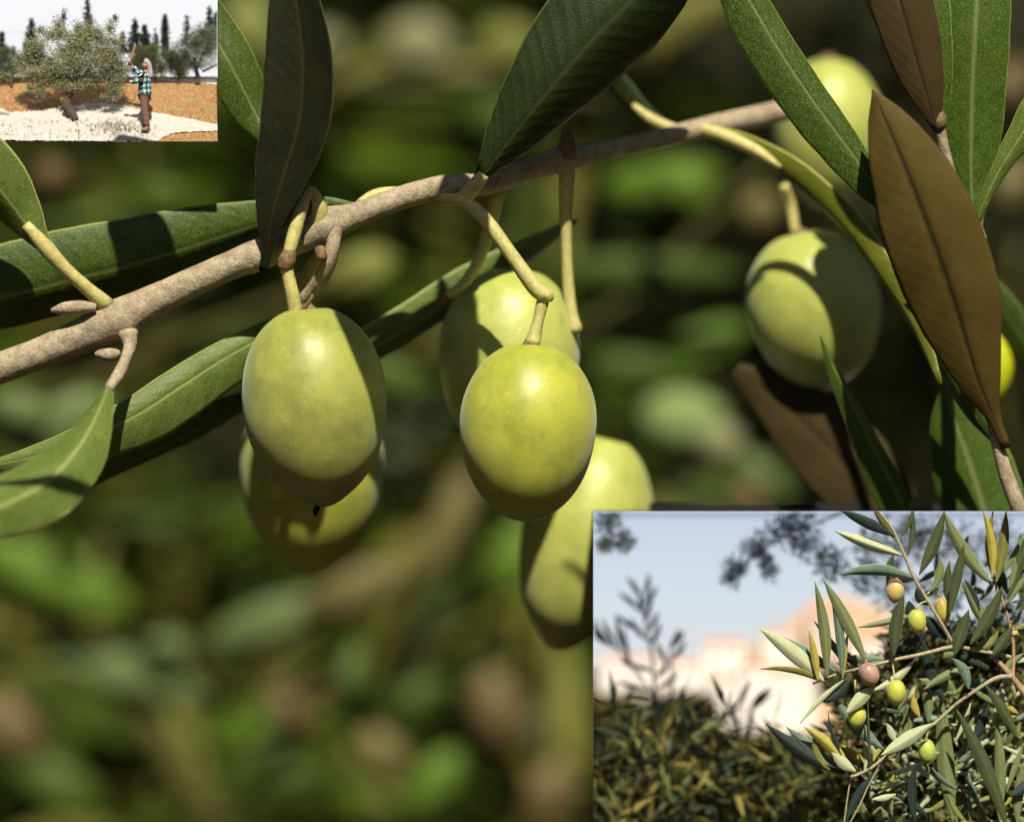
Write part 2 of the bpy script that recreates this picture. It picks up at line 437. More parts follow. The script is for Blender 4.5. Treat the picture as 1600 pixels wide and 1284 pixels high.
farbranch('blurred sprig with a pale sage leaf below the lower left olive', [(620, 880, 8), (520, 960, 10), (420, 1040, 10), (380, 1120, 9)],
    [((520, 930), (320, 1010), 32, T_SAGE), ((640, 880), (470, 955), 30, T_TAN), ((420, 1060), (470, 1150), 28, T_BRN), ((560, 1040), (450, 1090), 30, T_BRN),
     ((560, 1000), (520, 1180), 26, T_DIM)], 360)
farbranch('blurred tan twig and leaf hanging between the two sharp olives in the lower background', [(740, 700, 7), (700, 820, 9), (640, 940, 9), (610, 1000, 8)],
    [((735, 720), (640, 920), 30, T_TAN, 14), ((860, 810), (760, 930), 46, T_GRN), ((600, 920), (480, 960), 30, T_TAN), ((570, 1130), (640, 1220), 26, T_TAN),
     ((620, 1280), (720, 1170), 30, T_GRN), ((760, 1040), (800, 1180), 44, T_BRN), ((880, 1180), (830, 1300), 36, T_BRN), ((700, 1060), (590, 1120), 24, T_DIM)], 400)
farbranch('blurred branch with pale round leaf clusters across the upper background', [(330, 40, 8), (500, 120, 9), (700, 140, 10), (950, 150, 10)],
    [((370, -30), (410, 130), 44, T_OLV), ((430, 130), (500, 50), 36, T_OLV), ((600, 60), (710, 80), 42, T_PALE), ((745, 60), (850, 90), 38, T_OLV),
     ((540, 60), (450, 90), 30, T_PALE), ((560, 230), (480, 320), 34, T_DIM), ((720, 160), (860, 220), 34, T_DIM), ((620, 200), (700, 150), 30, T_DIM)], 470)
farbranch('blurred branch with long green leaves crossing the middle background', [(840, 560, 6), (1000, 450, 8), (1120, 330, 9), (1200, 260, 9)],
    [((850, 420), (1160, 425), 26, T_DIM), ((930, 620), (1170, 505), 34, T_GRN), ((940, 300), (1130, 270), 34, T_GRN), ((1000, 640), (1140, 670), 46, T_LIME),
     ((1090, 700), (1160, 680), 26, T_PALE), ((1160, 310), (1220, 350), 32, T_TAN), ((1020, 250), (1110, 330), 30, T_GRN), ((900, 560), (1080, 590), 26, T_DIM)], 330)
farbranch('blurred olive sprig in the shade at the far right background', [(1600, 760, 7), (1560, 600, 8), (1590, 380, 8)],
    [((1590, 240), (1570, 340), 24, T_TAN), ((1500, 420), (1600, 560), 26, T_DIM), ((1240, 790), (1150, 700), 20, T_SAGE), ((1140, 800), (1200, 760), 26, T_BRN),
     ((1590, 90), (1560, 180), 24, T_BRN)], 300)
farbranch('blurred olive sprig behind the leaves at the left edge', [(-20, 640, 6), (120, 600, 8), (300, 520, 8), (560, 420, 6)],
    [((20, 700), (180, 620), 40, T_SAGE), ((500, 450), (620, 400), 34, T_OLV), ((250, 640), (380, 560), 30, T_DIM), ((200, 300), (300, 320), 30, T_DIM),
     ((110, 300), (60, 250), 24, T_BRN), ((540, 560), (680, 620), 30, T_DIM), ((-20, 620), (90, 660), 26, T_SAGE)], 260)

# ------------------------------------------------------------------ the main branch
br = empty('olive_branch', P(-60, 605, 0), 'sharp grey brown olive branch crossing the frame above the two ripe green olives', 'olive branch')
tube('wood', br, [(-80, 605, -2, 24.3), (0, 575, -1, 24.3), (80, 545, 0, 25.2), (150, 515, 0, 29.7), (185, 500, 0, 33.3), (225, 478, 0, 27.0), (300, 442, 0, 23.4), (360, 415, 0, 22.5), (400, 400, 0, 25.2), (440, 385, 0, 22.5),
    (480, 368, 0, 23.4), (512, 352, 0, 28.8), (545, 340, 1, 21.6), (580, 327, 1.5, 18.9), (640, 305, 3, 18.4), (705, 290, 6, 18.4), (760, 288, 9, 16.8), (820, 268, 12, 17.6), (885, 248, 15, 20.8), (930, 238, 18, 15.2), (1010, 222, 23, 15.2),
    (1100, 200, 28, 16.8), (1170, 185, 33, 17.6), (1260, 165, 38, 16.0)], BARK, 110, 24, .02, 420)
def part_tube(name, pts, mat=YSTALK, n=14, parent=br, bump=.05): return tube(name, parent, pts, mat, n, 10, bump, 1500)
# twig nodes and buds on the branch
part_tube('bud', [(150, 480, -2.5, 7), (125, 480, -3, 11), (100, 482, -3, 10), (80, 485, -3, 3)], BARK)
part_tube('bud', [(185, 553, -2, 7), (172, 554, -3, 11), (155, 553, -3, 7), (148, 552, -3, 2)], BARK)
part_tube('bud', [(500, 390, -2, 9), (503, 400, -3, 9), (506, 408, -3, 4)], BROWNB)
part_tube('stub', [(200, 520, -2, 16), (203, 540, -3, 11), (196, 562, -5, 9), (185, 585, -7, 10), (170, 608, -10, 8)], BARK)
part_tube('stub', [(885, 250, 14, 18), (886, 220, 14, 12), (882, 200, 14, 5)], BROWNB)
part_tube('stub', [(525, 345, -1, 12), (520, 385, -2, 11), (510, 420, -1, 12), (490, 452, 2, 12), (465, 475, 4, 9)], BARK)
part_tube('stalk', [(492, 372, 0, 16), (500, 330, -2, 13), (488, 292, -3.5, 4)], YSTALK)
part_tube('stalk', [(487, 292, -3.5, 4), (470, 330, -4.5, 10), (458, 372, -5, 11), (450, 400, -5.5, 9)], YSTALK)
part_tube('stalk', [(560, 318, 3, 6), (590, 303, 4, 9), (640, 300, 5, 9), (670, 296, 5, 4)], YSTALK)
part_tube('stalk', [(505, 392, 5, 9), (480, 425, 8, 10), (470, 450, 10, 7)], YSTALK)
part_tube('stalk', [(778, 295, 12, 13), (768, 345, 14, 11), (750, 400, 15, 10), (728, 440, 16, 9), (700, 463, 16, 8), (684, 473, 16, 5)], YSTALK)
part_tube('stalk', [(886, 262, 15, 13), (884, 340, 17, 9.5), (887, 430, 18, 9), (893, 490, 18, 10), (898, 515, 18, 12.5), (898, 522, 18, 4)], YSTALK)
part_tube('stub', [(700, 462, 15.4, 9.5), (692, 470, 15.6, 9), (683, 475, 15.8, 6)], BROWNB)

# leaves of the branch
leaf('leaf', br, [(412, 425, -3, 7), (420, 385, -4, 10), (425, 340, -5, 22), (445, 270, -6, 42), (468, 190, -7, 54), (474, 100, -7, 53), (466, 20, -6, 42), (455, -70, -4, 20), (450, -110, -4, 3)], [U_SHADED, G_TOP], roll=22, cup=.28, twist=6, label='upright leaf with its shade put into a darkened colour')
l2 = leaf('leaf', br, [(440, 262, 8, 4), (418, 215, 7, 14), (395, 170, 7, 32), (362, 105, 6, 41), (330, 50, 6, 40), (290, -20, 6, 30), (260, -60, 6, 4)], [G_TOP, U_PALE], cup=-.22, roll=-12)
trim(l2, [(cam.location.copy(), (-(P(341, 0) - cam.location).cross(Vector((0, 0, 1)))).normalized() if (P(341, 0) - cam.location).cross(Vector((0, 0, 1))).x > 0 else (P(341, 0) - cam.location).cross(Vector((0, 0, 1))).normalized())])
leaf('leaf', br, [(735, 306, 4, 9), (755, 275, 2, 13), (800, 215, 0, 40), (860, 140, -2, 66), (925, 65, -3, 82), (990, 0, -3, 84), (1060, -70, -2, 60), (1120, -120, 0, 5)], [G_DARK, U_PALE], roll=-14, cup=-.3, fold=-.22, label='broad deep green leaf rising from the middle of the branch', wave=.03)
part_tube('petiole', [(705, 312, 5, 7), (725, 308, 4, 12), (742, 290, 3, 12), (756, 272, 2, 9)], YSTALK)
leaf('leaf', br, [(560, 322, 8, 3), (500, 325, 8, 15), (420, 345, 9, 27), (320, 378, 9, 47), (220, 410, 8, 58), (120, 435, 7, 64), (20, 460, 6, 64), (-90, 480, 5, 55), (-160, 490, 5, 5)], [G_TOP, U_PALE], roll=24, cup=-.42, fold=-.1, label='long glossy horizontal leaf behind the branch at the left')
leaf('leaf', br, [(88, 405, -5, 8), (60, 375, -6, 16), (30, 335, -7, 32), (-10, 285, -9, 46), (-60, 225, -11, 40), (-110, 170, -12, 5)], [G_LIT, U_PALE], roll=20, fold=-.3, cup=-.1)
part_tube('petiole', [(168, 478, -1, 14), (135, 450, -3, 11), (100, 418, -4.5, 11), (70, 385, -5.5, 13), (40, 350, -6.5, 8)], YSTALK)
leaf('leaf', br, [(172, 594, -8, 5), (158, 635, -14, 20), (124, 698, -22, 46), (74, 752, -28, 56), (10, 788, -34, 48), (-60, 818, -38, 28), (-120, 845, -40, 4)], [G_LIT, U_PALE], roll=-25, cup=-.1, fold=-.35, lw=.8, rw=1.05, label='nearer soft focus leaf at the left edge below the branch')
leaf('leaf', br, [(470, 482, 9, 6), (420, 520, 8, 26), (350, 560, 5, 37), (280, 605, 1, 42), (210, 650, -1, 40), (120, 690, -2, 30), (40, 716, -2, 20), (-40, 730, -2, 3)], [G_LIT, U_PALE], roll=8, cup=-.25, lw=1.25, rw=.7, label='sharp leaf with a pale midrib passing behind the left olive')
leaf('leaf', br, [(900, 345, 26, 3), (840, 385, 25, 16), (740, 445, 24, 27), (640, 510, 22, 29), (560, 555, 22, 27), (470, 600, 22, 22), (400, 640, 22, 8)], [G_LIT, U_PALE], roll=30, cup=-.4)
leaf('leaf', br, [(420, 610, 20, 6), (350, 650, 19, 20), (270, 690, 18, 26), (200, 725, 18, 18), (130, 768, 18, 3)], [G_TOP2, U_PALE], roll=45, cup=-.5)
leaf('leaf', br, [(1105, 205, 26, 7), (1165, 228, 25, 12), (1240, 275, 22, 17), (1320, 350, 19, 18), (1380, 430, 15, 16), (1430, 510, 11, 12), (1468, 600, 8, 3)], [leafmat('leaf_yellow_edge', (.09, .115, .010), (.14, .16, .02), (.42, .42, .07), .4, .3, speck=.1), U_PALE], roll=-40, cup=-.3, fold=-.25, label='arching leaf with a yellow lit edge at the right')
part_tube('petiole', [(1090, 200, 27, 9), (1130, 212, 25, 11), (1180, 235, 23, 10), (1220, 262, 22, 4)], YSTALK)
leaf('leaf', br, [(1055, 205, 34, 4), (1010, 180, 36, 12), (965, 135, 40, 18), (930, 90, 44, 12), (900, 60, 46, 3)], [G_DARK, U_PALE], roll=30)
part_tube('petiole', [(1060, 205, 30, 9), (1020, 188, 32, 9), (990, 165, 34, 5)], YSTALK)

# the sprig at the right
rt = empty('olive_sprig', P(1640, 900, -6), 'upright olive sprig of brown backed and green leaves at the right edge', 'olive sprig')
tube('wood', rt, [(1650, 900, -3, 14), (1590, 790, -3, 13), (1556, 680, -3, 10), (1535, 560, 2, 11), (1515, 430, 6, 10), (1490, 300, 6, 9), (1466, 190, 4, 8), (1462, 140, 3, 4)], BARK, 40, 14, .08, 900)
leaf('leaf', rt, [(1385, 332, -4, 4), (1365, 290, -4, 22), (1320, 225, -4, 33), (1265, 150, -4, 38), (1215, 75, -4, 39), (1165, -10, -4, 34), (1120, -90, -4, 4)], [G_TOP, U_PALE], cup=-.25, roll=-10, rw=.75, lw=1.2, label='long green leaf with a pale midrib slanting from the top edge')
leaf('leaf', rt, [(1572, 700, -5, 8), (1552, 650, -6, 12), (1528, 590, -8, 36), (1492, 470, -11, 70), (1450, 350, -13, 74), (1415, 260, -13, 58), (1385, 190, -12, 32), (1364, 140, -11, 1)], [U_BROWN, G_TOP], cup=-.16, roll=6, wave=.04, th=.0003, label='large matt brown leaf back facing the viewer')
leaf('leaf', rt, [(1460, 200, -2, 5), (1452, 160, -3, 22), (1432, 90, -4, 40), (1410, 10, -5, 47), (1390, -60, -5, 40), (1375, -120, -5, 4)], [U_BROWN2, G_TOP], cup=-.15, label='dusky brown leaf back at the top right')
leaf('leaf', rt, [(1470, 205, 4, 4), (1462, 130, 3, 26), (1440, 60, 2, 48), (1415, -10, 2, 62), (1390, -80, 2, 50), (1370, -130, 2, 4)], [G_TOP2, U_PALE], cup=-.3)
leaf('leaf', rt, [(1470, 215, 6, 4), (1474, 150, 6, 12), (1474, 80, 5, 13), (1466, 10, 5, 14), (1460, -70, 5, 4)], [G_TOP, U_PALE], cup=-.3)
leaf('leaf', rt, [(1524, 345, 8, 10), (1518, 290, 8, 27), (1518, 210, 7, 46), (1520, 130, 6, 51), (1524, 50, 5, 52), (1528, -30, 5, 46), (1530, -110, 5, 5)], [G_TOP2, U_PALE], cup=-.22, label='wide green leaf with a pale midrib at the top right')
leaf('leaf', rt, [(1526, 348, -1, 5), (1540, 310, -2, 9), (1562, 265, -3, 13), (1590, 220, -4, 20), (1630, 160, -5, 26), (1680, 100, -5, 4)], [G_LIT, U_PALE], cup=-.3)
part_tube('petiole', [(1536, 375, 1, 7), (1528, 350, 0, 8), (1540, 315, -1.5, 6)], YSTALK, parent=rt)
leaf('leaf', rt, [(1440, 850, 14, 18), (1412, 795, 14, 28), (1370, 710, 13, 23), (1325, 620, 12, 14), (1300, 570, 12, 8), (1282, 525, 12, 1)], [G_TOP2, U_PALE], cup=-.1, fold=-.7, roll=-25, lw=.9)
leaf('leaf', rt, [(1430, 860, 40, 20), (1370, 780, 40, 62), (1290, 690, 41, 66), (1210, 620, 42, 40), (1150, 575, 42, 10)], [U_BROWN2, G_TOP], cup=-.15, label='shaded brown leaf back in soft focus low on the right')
leaf('leaf', rt, [(1570, 880, 20, 30), (1540, 800, 20, 62), (1515, 720, 20, 60), (1490, 650, 20, 36), (1475, 605, 20, 6)], [G_TOP2, U_PALE], cup=-.2)
leaf('leaf', rt, [(1555, 690, 10, 6), (1520, 640, 10, 18), (1480, 570, 10, 20), (1450, 510, 10, 14), (1420, 450, 10, 3)], [G_TOP, U_PALE], roll=30, cup=-.3)
leaf('leaf', rt, [(1640, 600, 40, 6), (1600, 530, 40, 20), (1560, 470, 40, 20), (1530, 420, 40, 4)], [G_TOP, U_PALE], roll=20)
part_tube('bud', [(1463, 205, -1, 8), (1470, 190, -2, 10), (1466, 170, -2, 5)], BROWNB, parent=rt)
tube('bud', rt, [(1415, 800, 16, 12), (1438, 790, 16, 16), (1450, 800, 16, 12)], flat('far_leaf_tan', 0), 6, 8)

# ------------------------------------------------------------------ the olives
def olive_mesh(ctr, rx, ry, axis, mat, parent, name='fruit', tip=.05, seg=48, rings=36, egg=.06, lump=.022):
    """ctr world, radii in metres, axis = unit vector from tip to stalk"""
    W = axis.normalized(); U = W.orthogonal().normalized(); V = W.cross(U)
    vs = []; fs = []
    for i in range(rings + 1):
        th = math.pi * i / rings; ct, st = math.cos(th), math.sin(th)
        r = rx * (st ** .96 if st > 0 else 0) * (1 + egg * ct)
        z = ry * ct
        if ct < -.9: z -= ry * tip * ((-ct - .9) / .1) ** 2
        if ct > .96: z -= ry * .06 * ((ct - .96) / .04) ** 1.5
        for j in range(seg):
            a = 2 * math.pi * j / seg; d = U * math.cos(a) + V * math.sin(a)
            q = 1 + lump * noise.noise(Vector((d.x * 1.2, d.y * 1.2, ct * 1.5 + ctr.x * 300)))
            vs.append(ctr + d * r * q + W * z)
    for i in range(rings):
        for j in range(seg):
            a = i * seg + j; b = i * seg + (j + 1) % seg
            fs.append((a, a + seg, b + seg, b))
    return mesh_obj(name, vs, fs, mat, parent, origin=ctr)

def olive(cx, cy, d, rx, ry, tilt, mat, label, stalk=None, group=None, tip=.05, lean=0, calyx=True, sc=1.0, smat=None, cat='olive', seg=48, egg=.06):
    k = (DIST + d / 1000) / DIST
    c = P(cx, cy, d); ax = Vector((math.sin(R(tilt)), math.sin(R(lean)), math.cos(R(tilt)))).normalized()
    top = c + ax * ry * PXM * k * .97
    r = empty('olive', c - ax * ry * PXM * k, label, cat, group)
    olive_mesh(c, rx * PXM * k, ry * PXM * k, ax, mat, r, tip=tip, seg=seg, rings=max(10, seg * 3 // 4), egg=egg)
    if calyx:
        vs, fs = tube_data([top - ax * .0006 * k, top + ax * .0003 * k * sc, top + ax * .0009 * k * sc], [.0016 * k * sc, .0013 * k * sc, .0007 * k * sc], 12, .35, 2500)
        mesh_obj('calyx', vs, fs, BROWNB, r, origin=top)
    if stalk:
        tube('stalk', r, stalk, smat or YSTALK, 16, 10, .06, 1500)
    return r
o1 = olive(492, 632, -4, 113, 154, -5, OL, 'large sharp green olive at the left with a tiny black speck at its tip', [(463, 495, -4, 12), (457, 460, -5, 11), (450, 430, -5, 10), (446, 402, -5, 12)], tip=.045)
tube('stalk', o1, [(446, 420, -5.2, 12), (449, 405, -5.4, 14), (452, 392, -5.2, 11)], BROWNB, 8, 10, .2, 1500)
tube('sepal', o1, [(462, 492, -5.5, 4), (475, 482, -7, 4), (484, 470, -7.5, 3), (489, 460, -7.5, 1.5)], BROWNB, 8, 6, .2, 1500)
tube('flower_remnant', o1, [(491, 787, -4, 1.5), (496, 791, -5, 4), (493, 798, -5.5, 5), (493, 806, -5.5, 2)], plain('black_speck', (.008, .007, .006)), 8, 8, .3, 2500)
o2 = olive(825, 673, -2, 107, 139, 2, OLY, 'bright yellow green sharp olive hanging in the middle of the frame', [(832, 537, -2, 13), (840, 505, -2, 9), (848, 472, -2, 10), (852, 455, -2, 9)], tip=.02)
tube('stalk', o2, [(690, 312, 1, 10), (725, 315, -1, 10), (760, 345, -2, 11), (800, 400, -2.5, 11), (835, 448, -2.5, 13), (853, 462, -2.5, 13), (856, 472, -2.5, 7)], YSTALK, 24, 12, .05, 1500)
olive(795, 562, 22, 110, 146, 4, OLB, 'half shaded olive directly behind the top of the middle olive', tip=.03)
olive(488, 742, 42, 112, 146, 0, OLY, 'soft focus olive behind and below the large left olive', tip=.07)
o5 = olive(914, 842, 44, 99, 166, 14, OLB, 'soft focus olive below the middle olive beside the display box', tip=.08, egg=.02, calyx=False)
olive(1272, 483, 42, 104, 124, -12, OLB, 'blurred olive with a dark shadow stripe at the right', tip=.02, lean=0, stalk=[(1243, 365, 42, 8), (1235, 320, 42, 9), (1225, 290, 40, 8)])
olive(1294, 208, 88, 84, 116, 0, OLB, 'very blurred pale olive behind the slanting leaf at the top right', tip=.02)
olive(1548, 570, 45, 36, 62, 0, flat('olive_far_yellow', (.42, .46, .015), 0), 'small blurred vivid yellow green olive at the far right edge', tip=.02)

# unseen leaves added above the frame to throw the stripes of shade
sh = empty('shade_twig', P(700, -800, -30), 'unseen olive twig added well above the frame so its leaves shade the olives', 'olive twig')
tube('wood', sh, [(100, -800, -20, 14), (500, -820, -30, 14), (900, -810, -30, 13), (1400, -790, -10, 10)], BARK, 20, 10)
def caster(pts, t):
    leaf('leaf', sh, pts, [G_TOP, U_PALE], shift=SUN * t / 1000, cup=-.1, n=12)
caster([(190, 300, 8, 5), (205, 345, 8, 44), (225, 400, 8, 52), (245, 470, 8, 50), (255, 540, 8, 5)], 80)
caster([(528, 380, -8, 5), (560, 470, -9, 44), (592, 560, -10, 54), (618, 650, -9, 44), (640, 770, -8, 5)], 96)
caster([(690, 400, 20, 5), (706, 450, 16, 36), (700, 540, 14, 52), (700, 640, 16, 46), (700, 720, 18, 5)], 105)
#caster([(860, 770, 14, 4), (875, 820, 14, 15), (905, 900, 14, 18), (930, 990, 14, 5)], 140)
caster([(900, 700, 18, 4), (950, 740, 18, 14), (990, 790, 18, 17), (1010, 860, 18, 5)], 130)
#caster([(1262, 330, 36, 5), (1296, 400, 36, 24), (1328, 500, 36, 28), (1350, 600, 38, 24), (1370, 680, 38, 4)], 115)
caster([(-30, 710, -34, 5), (40, 716, -32, 26), (110, 712, -30, 30), (200, 700, -28, 5)], 100)

def box_cut(o):
    # the part standing where the display box stands is cut away
    base = o.matrix_basis.translation.copy(); q = o.parent
    while q: base += q.location; q = q.parent
    (c, n0), (c1, n1) = clip_planes(x0=926.8, y0=798.2)
    bm = bmesh.new(); bm.from_mesh(o.data)
    for n in (n0, n1): bmesh.ops.bisect_plane(bm, geom=bm.verts[:] + bm.edges[:] + bm.faces[:], plane_co=c - base, plane_no=n, dist=1e-7)
    kill = [f for f in bm.faces if (f.calc_center_median() + base - c).dot(n0) < 0 and (f.calc_center_median() + base - c).dot(n1) < 0]
    bmesh.ops.delete(bm, geom=kill, context='FACES'); bm.to_mesh(o.data); bm.free()
for r_ in (rt, o5, br):
    for ch in r_.children: box_cut(ch)

# ================================================================== shadow boxes
def sky_mat(name, stops, z0, z1, stren=1.0):
    """stops by height; emits as the open sky does"""
    m = bpy.data.materials.new(name); m.use_nodes = True; t = m.node_tree; t.nodes.clear()
    out = N(t, 'ShaderNodeOutputMaterial'); e = N(t, 'ShaderNodeEmission'); ge = N(t, 'ShaderNodeNewGeometry'); s = N(t, 'ShaderNodeSeparateXYZ')
    mr = N(t, 'ShaderNodeMapRange'); mr.inputs[1].default_value = z0; mr.inputs[2].default_value = z1
    t.links.new(ge.outputs['Position'], s.inputs[0]); t.links.new(s.outputs[2], mr.inputs[0])
    c = ramp(t, mr.outputs[0], stops); t.links.new(c, e.inputs['Color']); e.inputs['Strength'].default_value = stren
    t.links.new(e.outputs[0], out.inputs['Surface']); return m
BOARD = plain('box_board', (.02, .02, .018), (.03, .03, .025), 100, 1.0, spec=0)

def wall_quad(a, b, c, d): return [a, b, c, d], [(0, 1, 2, 3)]
def box_shell(x0, y0, x1, y1, d0, d1, roof, sides, skym, floor=True, yh=None, sdp=None):
    """walls run straight back from the opening; the sky sheet lines them"""
    parts = []; sdp = sdp or d1
    q = lambda x, y, d: P(x, y, d)
    yt = y0
    parts.append(wall_quad(q(x0, yt, d1), q(x1, yt, d1), q(x1, y1, d1), q(x0, y1, d1)))
    rd = d1 if roof is None else roof
    parts.append(wall_quad(q(x0, y0, d0), q(x1, y0, d0), q(x1, y0, rd), q(x0, y0, rd)))
    for x in sides: parts.append(wall_quad(q(x, y0, d0), q(x, y0, sdp), q(x, yh, sdp), q(x, yh, d0)))
    s = merged('sky', parts, skym, origin=P((x0 + x1) / 2, (y0 + y1) / 2, d1)); s['kind'] = 'structure'
    for p in s.data.polygons: p.use_smooth = False
    # added dark outer board hugging the lining, keeps its glow off the branch
    e = 3
    parts = []
    X0, X1, Y0, Y1 = x0 - (.12 if x0 in sides else 0), x1 + (.12 if x1 in sides else 0), y0 - .12, y1 + .12
    parts.append(wall_quad(q(X0, Y0, d1 + .5), q(X1, Y0, d1 + .5), q(X1, Y1, d1 + .5), q(X0, Y1, d1 + .5)))
    parts.append(wall_quad(q(X0, Y0, d0), q(X1, Y0, d0), q(X1, Y0, rd), q(X0, Y0, rd)))
    if roof: parts.append(([q(X0, Y0, rd), q(X1, Y0, rd), q(X1, Y0, rd) + Vector((0, 0, .0014)), q(X0, Y0, rd) + Vector((0, 0, .0014))], [(0, 1, 2, 3)]))  # added raised lip, blocks sky sheet light leaking over the roof
    for x in sides:
        xx = x - .12 if x == x0 else x + .12
        parts.append(wall_quad(q(xx, Y0, d0), q(xx, Y0, sdp), q(xx, Y1, sdp), q(xx, Y1, d0)))
    if floor: parts.append(wall_quad(q(X0, Y1, d0), q(X1, Y1, d0), q(X1, Y1, d1), q(X0, Y1, d1)))
    b = merged('wall', parts, BOARD, origin=P((x0 + x1) / 2, y1, d1)); b['kind'] = 'structure'
    for p in b.data.polygons: p.use_smooth = False
    return s

# ---------------- the orchard scene, upper left (opening 0..340 x 0..221)
AX0, AX1, AY0, AY1, AD0, AD1 = -60, 340, -24, 221, 0, 17
box_shell(AX0, AY0, AX1, AY1, AD0, AD1, None, (AX0, AX1), sky_mat('overcast_sky', [(0, (.64, .64, .65)), (1, (.67, .67, .69))], 1.5, 1.57), yh=122)
AC = clip_planes(x1=339.7, y1=220.8)
def gd(py): return AD0 + .3 + (AY1 - py) / (AY1 - 124) * 12
def GP(px, py, up=0): return P(px, py - up, gd(py))
GRD = None
m, t, b, out = newmat('orchard_soil')
n1 = noise_n(t, 900, 4); n2 = noise_n(t, 3500, 3)
c = ramp(t, n1, [(.3, (.30, .13, .05)), (.5, (.42, .23, .10)), (.66, (.28, .25, .11))])
c = mixc(t, .8, c, ramp(t, n2, [(.38, (.35, .3, .25)), (.62, (1, 1, 1))]), 'MULTIPLY')
t.links.new(c, b.inputs['Base Color']); b.inputs['Roughness'].default_value = .95; t.links.new(bump(t, n2, .0003), b.inputs['Normal'])
SOIL = m
vs = []; fs = []; nx, ny = 120, 50
for j in range(ny + 1):
    for i in range(nx + 1):
        px = AX0 + (AX1 - AX0) * i / nx; py = AY1 - (AY1 - 120) * j / ny
        vs.append(P(px, py, gd(py)) + Vector((0, 0, .00012 * noise.noise(Vector((px * .4, py * .5, 0))))))
for j in range(ny):
    for i in range(nx):
        a = j * (nx + 1) + i; fs.append((a, a + 1, a + nx + 2, a + nx + 1))
o = mesh_obj('orchard_ground', vs, fs, SOIL); o['kind'] = 'structure'
def gstrip(name, outline, mat, lift=.00004, res=1, bumpamp=0, parent=None):
    """polygon on the raked ground, filled on a grid of pixel cells"""
    import itertools
    xs = [p[0] for p in outline]; ys = [p[1] for p in outline]
    def inside(x, y):
        c = False; n = len(outline)
        for i in range(n):
            x1, y1 = outline[i]; x2, y2 = outline[(i + 1) % n]
            if (y1 > y) != (y2 > y) and x < (x2 - x1) * (y - y1) / (y2 - y1) + x1: c = not c
        return c
    idx = {}; vs = []; fs = []
    sx = 1.6; sy = 1.0
    def vid(i, j):
        if (i, j) not in idx:
            x = min(xs) + i * sx; y = min(ys) + j * sy
            # a rounded hem instead of stairs
            jx = .5 * noise.noise(Vector((x * .5, y * .5, 3))); 
            p = P(x + jx, y, gd(y)); z = lift
            if bumpamp: z += bumpamp * (max(0, noise.noise(Vector((x * .035, y * .13, 1)))) + .5 * abs(noise.noise(Vector((x * .1, y * .3, 5)))) + .25 * noise.noise(Vector((x * .4, y * .6, 9))))
            idx[(i, j)] = len(vs); vs.append(p + Vector((0, -z * .5, z)))
        return idx[(i, j)]
    for j in range(int((max(ys) - min(ys)) / sy) + 1):
        for i in range(int((max(xs) - min(xs)) / sx) + 1):
            if inside(min(xs) + (i + .5) * sx, min(ys) + (j + .5) * sy):
                fs.append((vid(i, j), vid(i, j + 1), vid(i + 1, j + 1), vid(i + 1, j)))
    return mesh_obj(name, vs, fs, mat, parent)
CLOTH = plain('harvest_cloth', (.40, .36, .335), (.47, .44, .43), 900, .9, .0001)
ROADM = plain('pale_road', (.6, .52, .46), (.7, .64, .58), 900, .9)
o = gstrip('road', [(236, 124.5), (345, 124.5), (345, 133), (300, 129), (255, 127.5), (236, 127)], ROADM, .00006); o['kind'] = 'structure'
o = gstrip('harvest_cloth', [(-60, 178), (0, 178), (30, 177), (62, 175), (100, 168), (125, 165), (165, 163), (200, 168), (228, 175), (262, 181), (300, 188), (345, 197), (345, 206), (315, 207), (285, 208), (268, 210), (255, 216), (247, 222), (180, 222), (124, 222), (123, 200), (118, 190), (100, 187), (101, 180), (96, 176), (60, 176)], CLOTH, .0001, bumpamp=.00035)
trim(o, AC); tag(o, 'rumpled off white harvest cloth spread to the right under the small orchard tree', 'cloth', None)
o = gstrip('harvest_cloth', [(-60, 176), (0, 178), (40, 177), (90, 172), (101, 175), (101, 187), (118, 192), (122.5, 202), (123, 222), (-60, 222)], CLOTH, .00016, bumpamp=.00035)
trim(o, AC); tag(o, 'rumpled off white harvest cloth spread at the left foot of the small orchard tree', 'cloth', None)
vs, fs = tube_data([P(x, y, gd(y) - .4) for x, y in [(-30, 176), (-10, 176), (5, 175.5), (14, 179)]], [.0005, .0006, .0005, .0002], 12, .5, 900)
o = mesh_obj('folded_cloth', vs, fs, CLOTH); tag(o, 'bunched fold of pale cloth at the far left edge of the orchard scene', 'cloth')
vs, fs = tube_data([P(x, y, gd(y) - .3) for x, y in [(99, 186), (104, 182), (112, 187), (121, 192)]], [.00015, .0003, .0003, .0001], 10, .5, 1500)
o = mesh_obj('folded_cloth', vs, fs, CLOTH); tag(o, 'small fold of cloth wrapped against the foot of the orchard tree trunk', 'cloth')
# fallen sprigs on the cloth
DEB = [plain('fallen_leaf_green', (.10, .15, .07), (.16, .2, .1), 900, .7), plain('fallen_leaf_dark', (.05, .08, .05))]
vs = []; fs = []; mi = []
random.seed(5)
for k in range(520):
    if k < 330:
        px = random.gauss(185, 24); py = random.gauss(202, 6)
    else: px = random.uniform(0, 250); py = random.uniform(190, 220)
    if not (2 < px < 245 and 185 < py < 219.5): continue
    p = P(px, py, gd(py)) + Vector((0, -.00025, .0004 + random.random() * .0001)); a = random.uniform(0, 6.28)
    T = Vector((math.cos(a), .5 * math.sin(a), .5 * math.sin(a) + random.uniform(-.3, .5))).normalized(); S = T.cross(Vector((0, -.6, .8))).normalized()
    l = random.uniform(.00012, .0003); w_ = l * .28; n0 = len(vs)
    vs += [p - T * l, p + S * w_, p + T * l, p - S * w_]; fs.append((n0, n0 + 1, n0 + 2, n0 + 3)); mi.append(random.randrange(2))
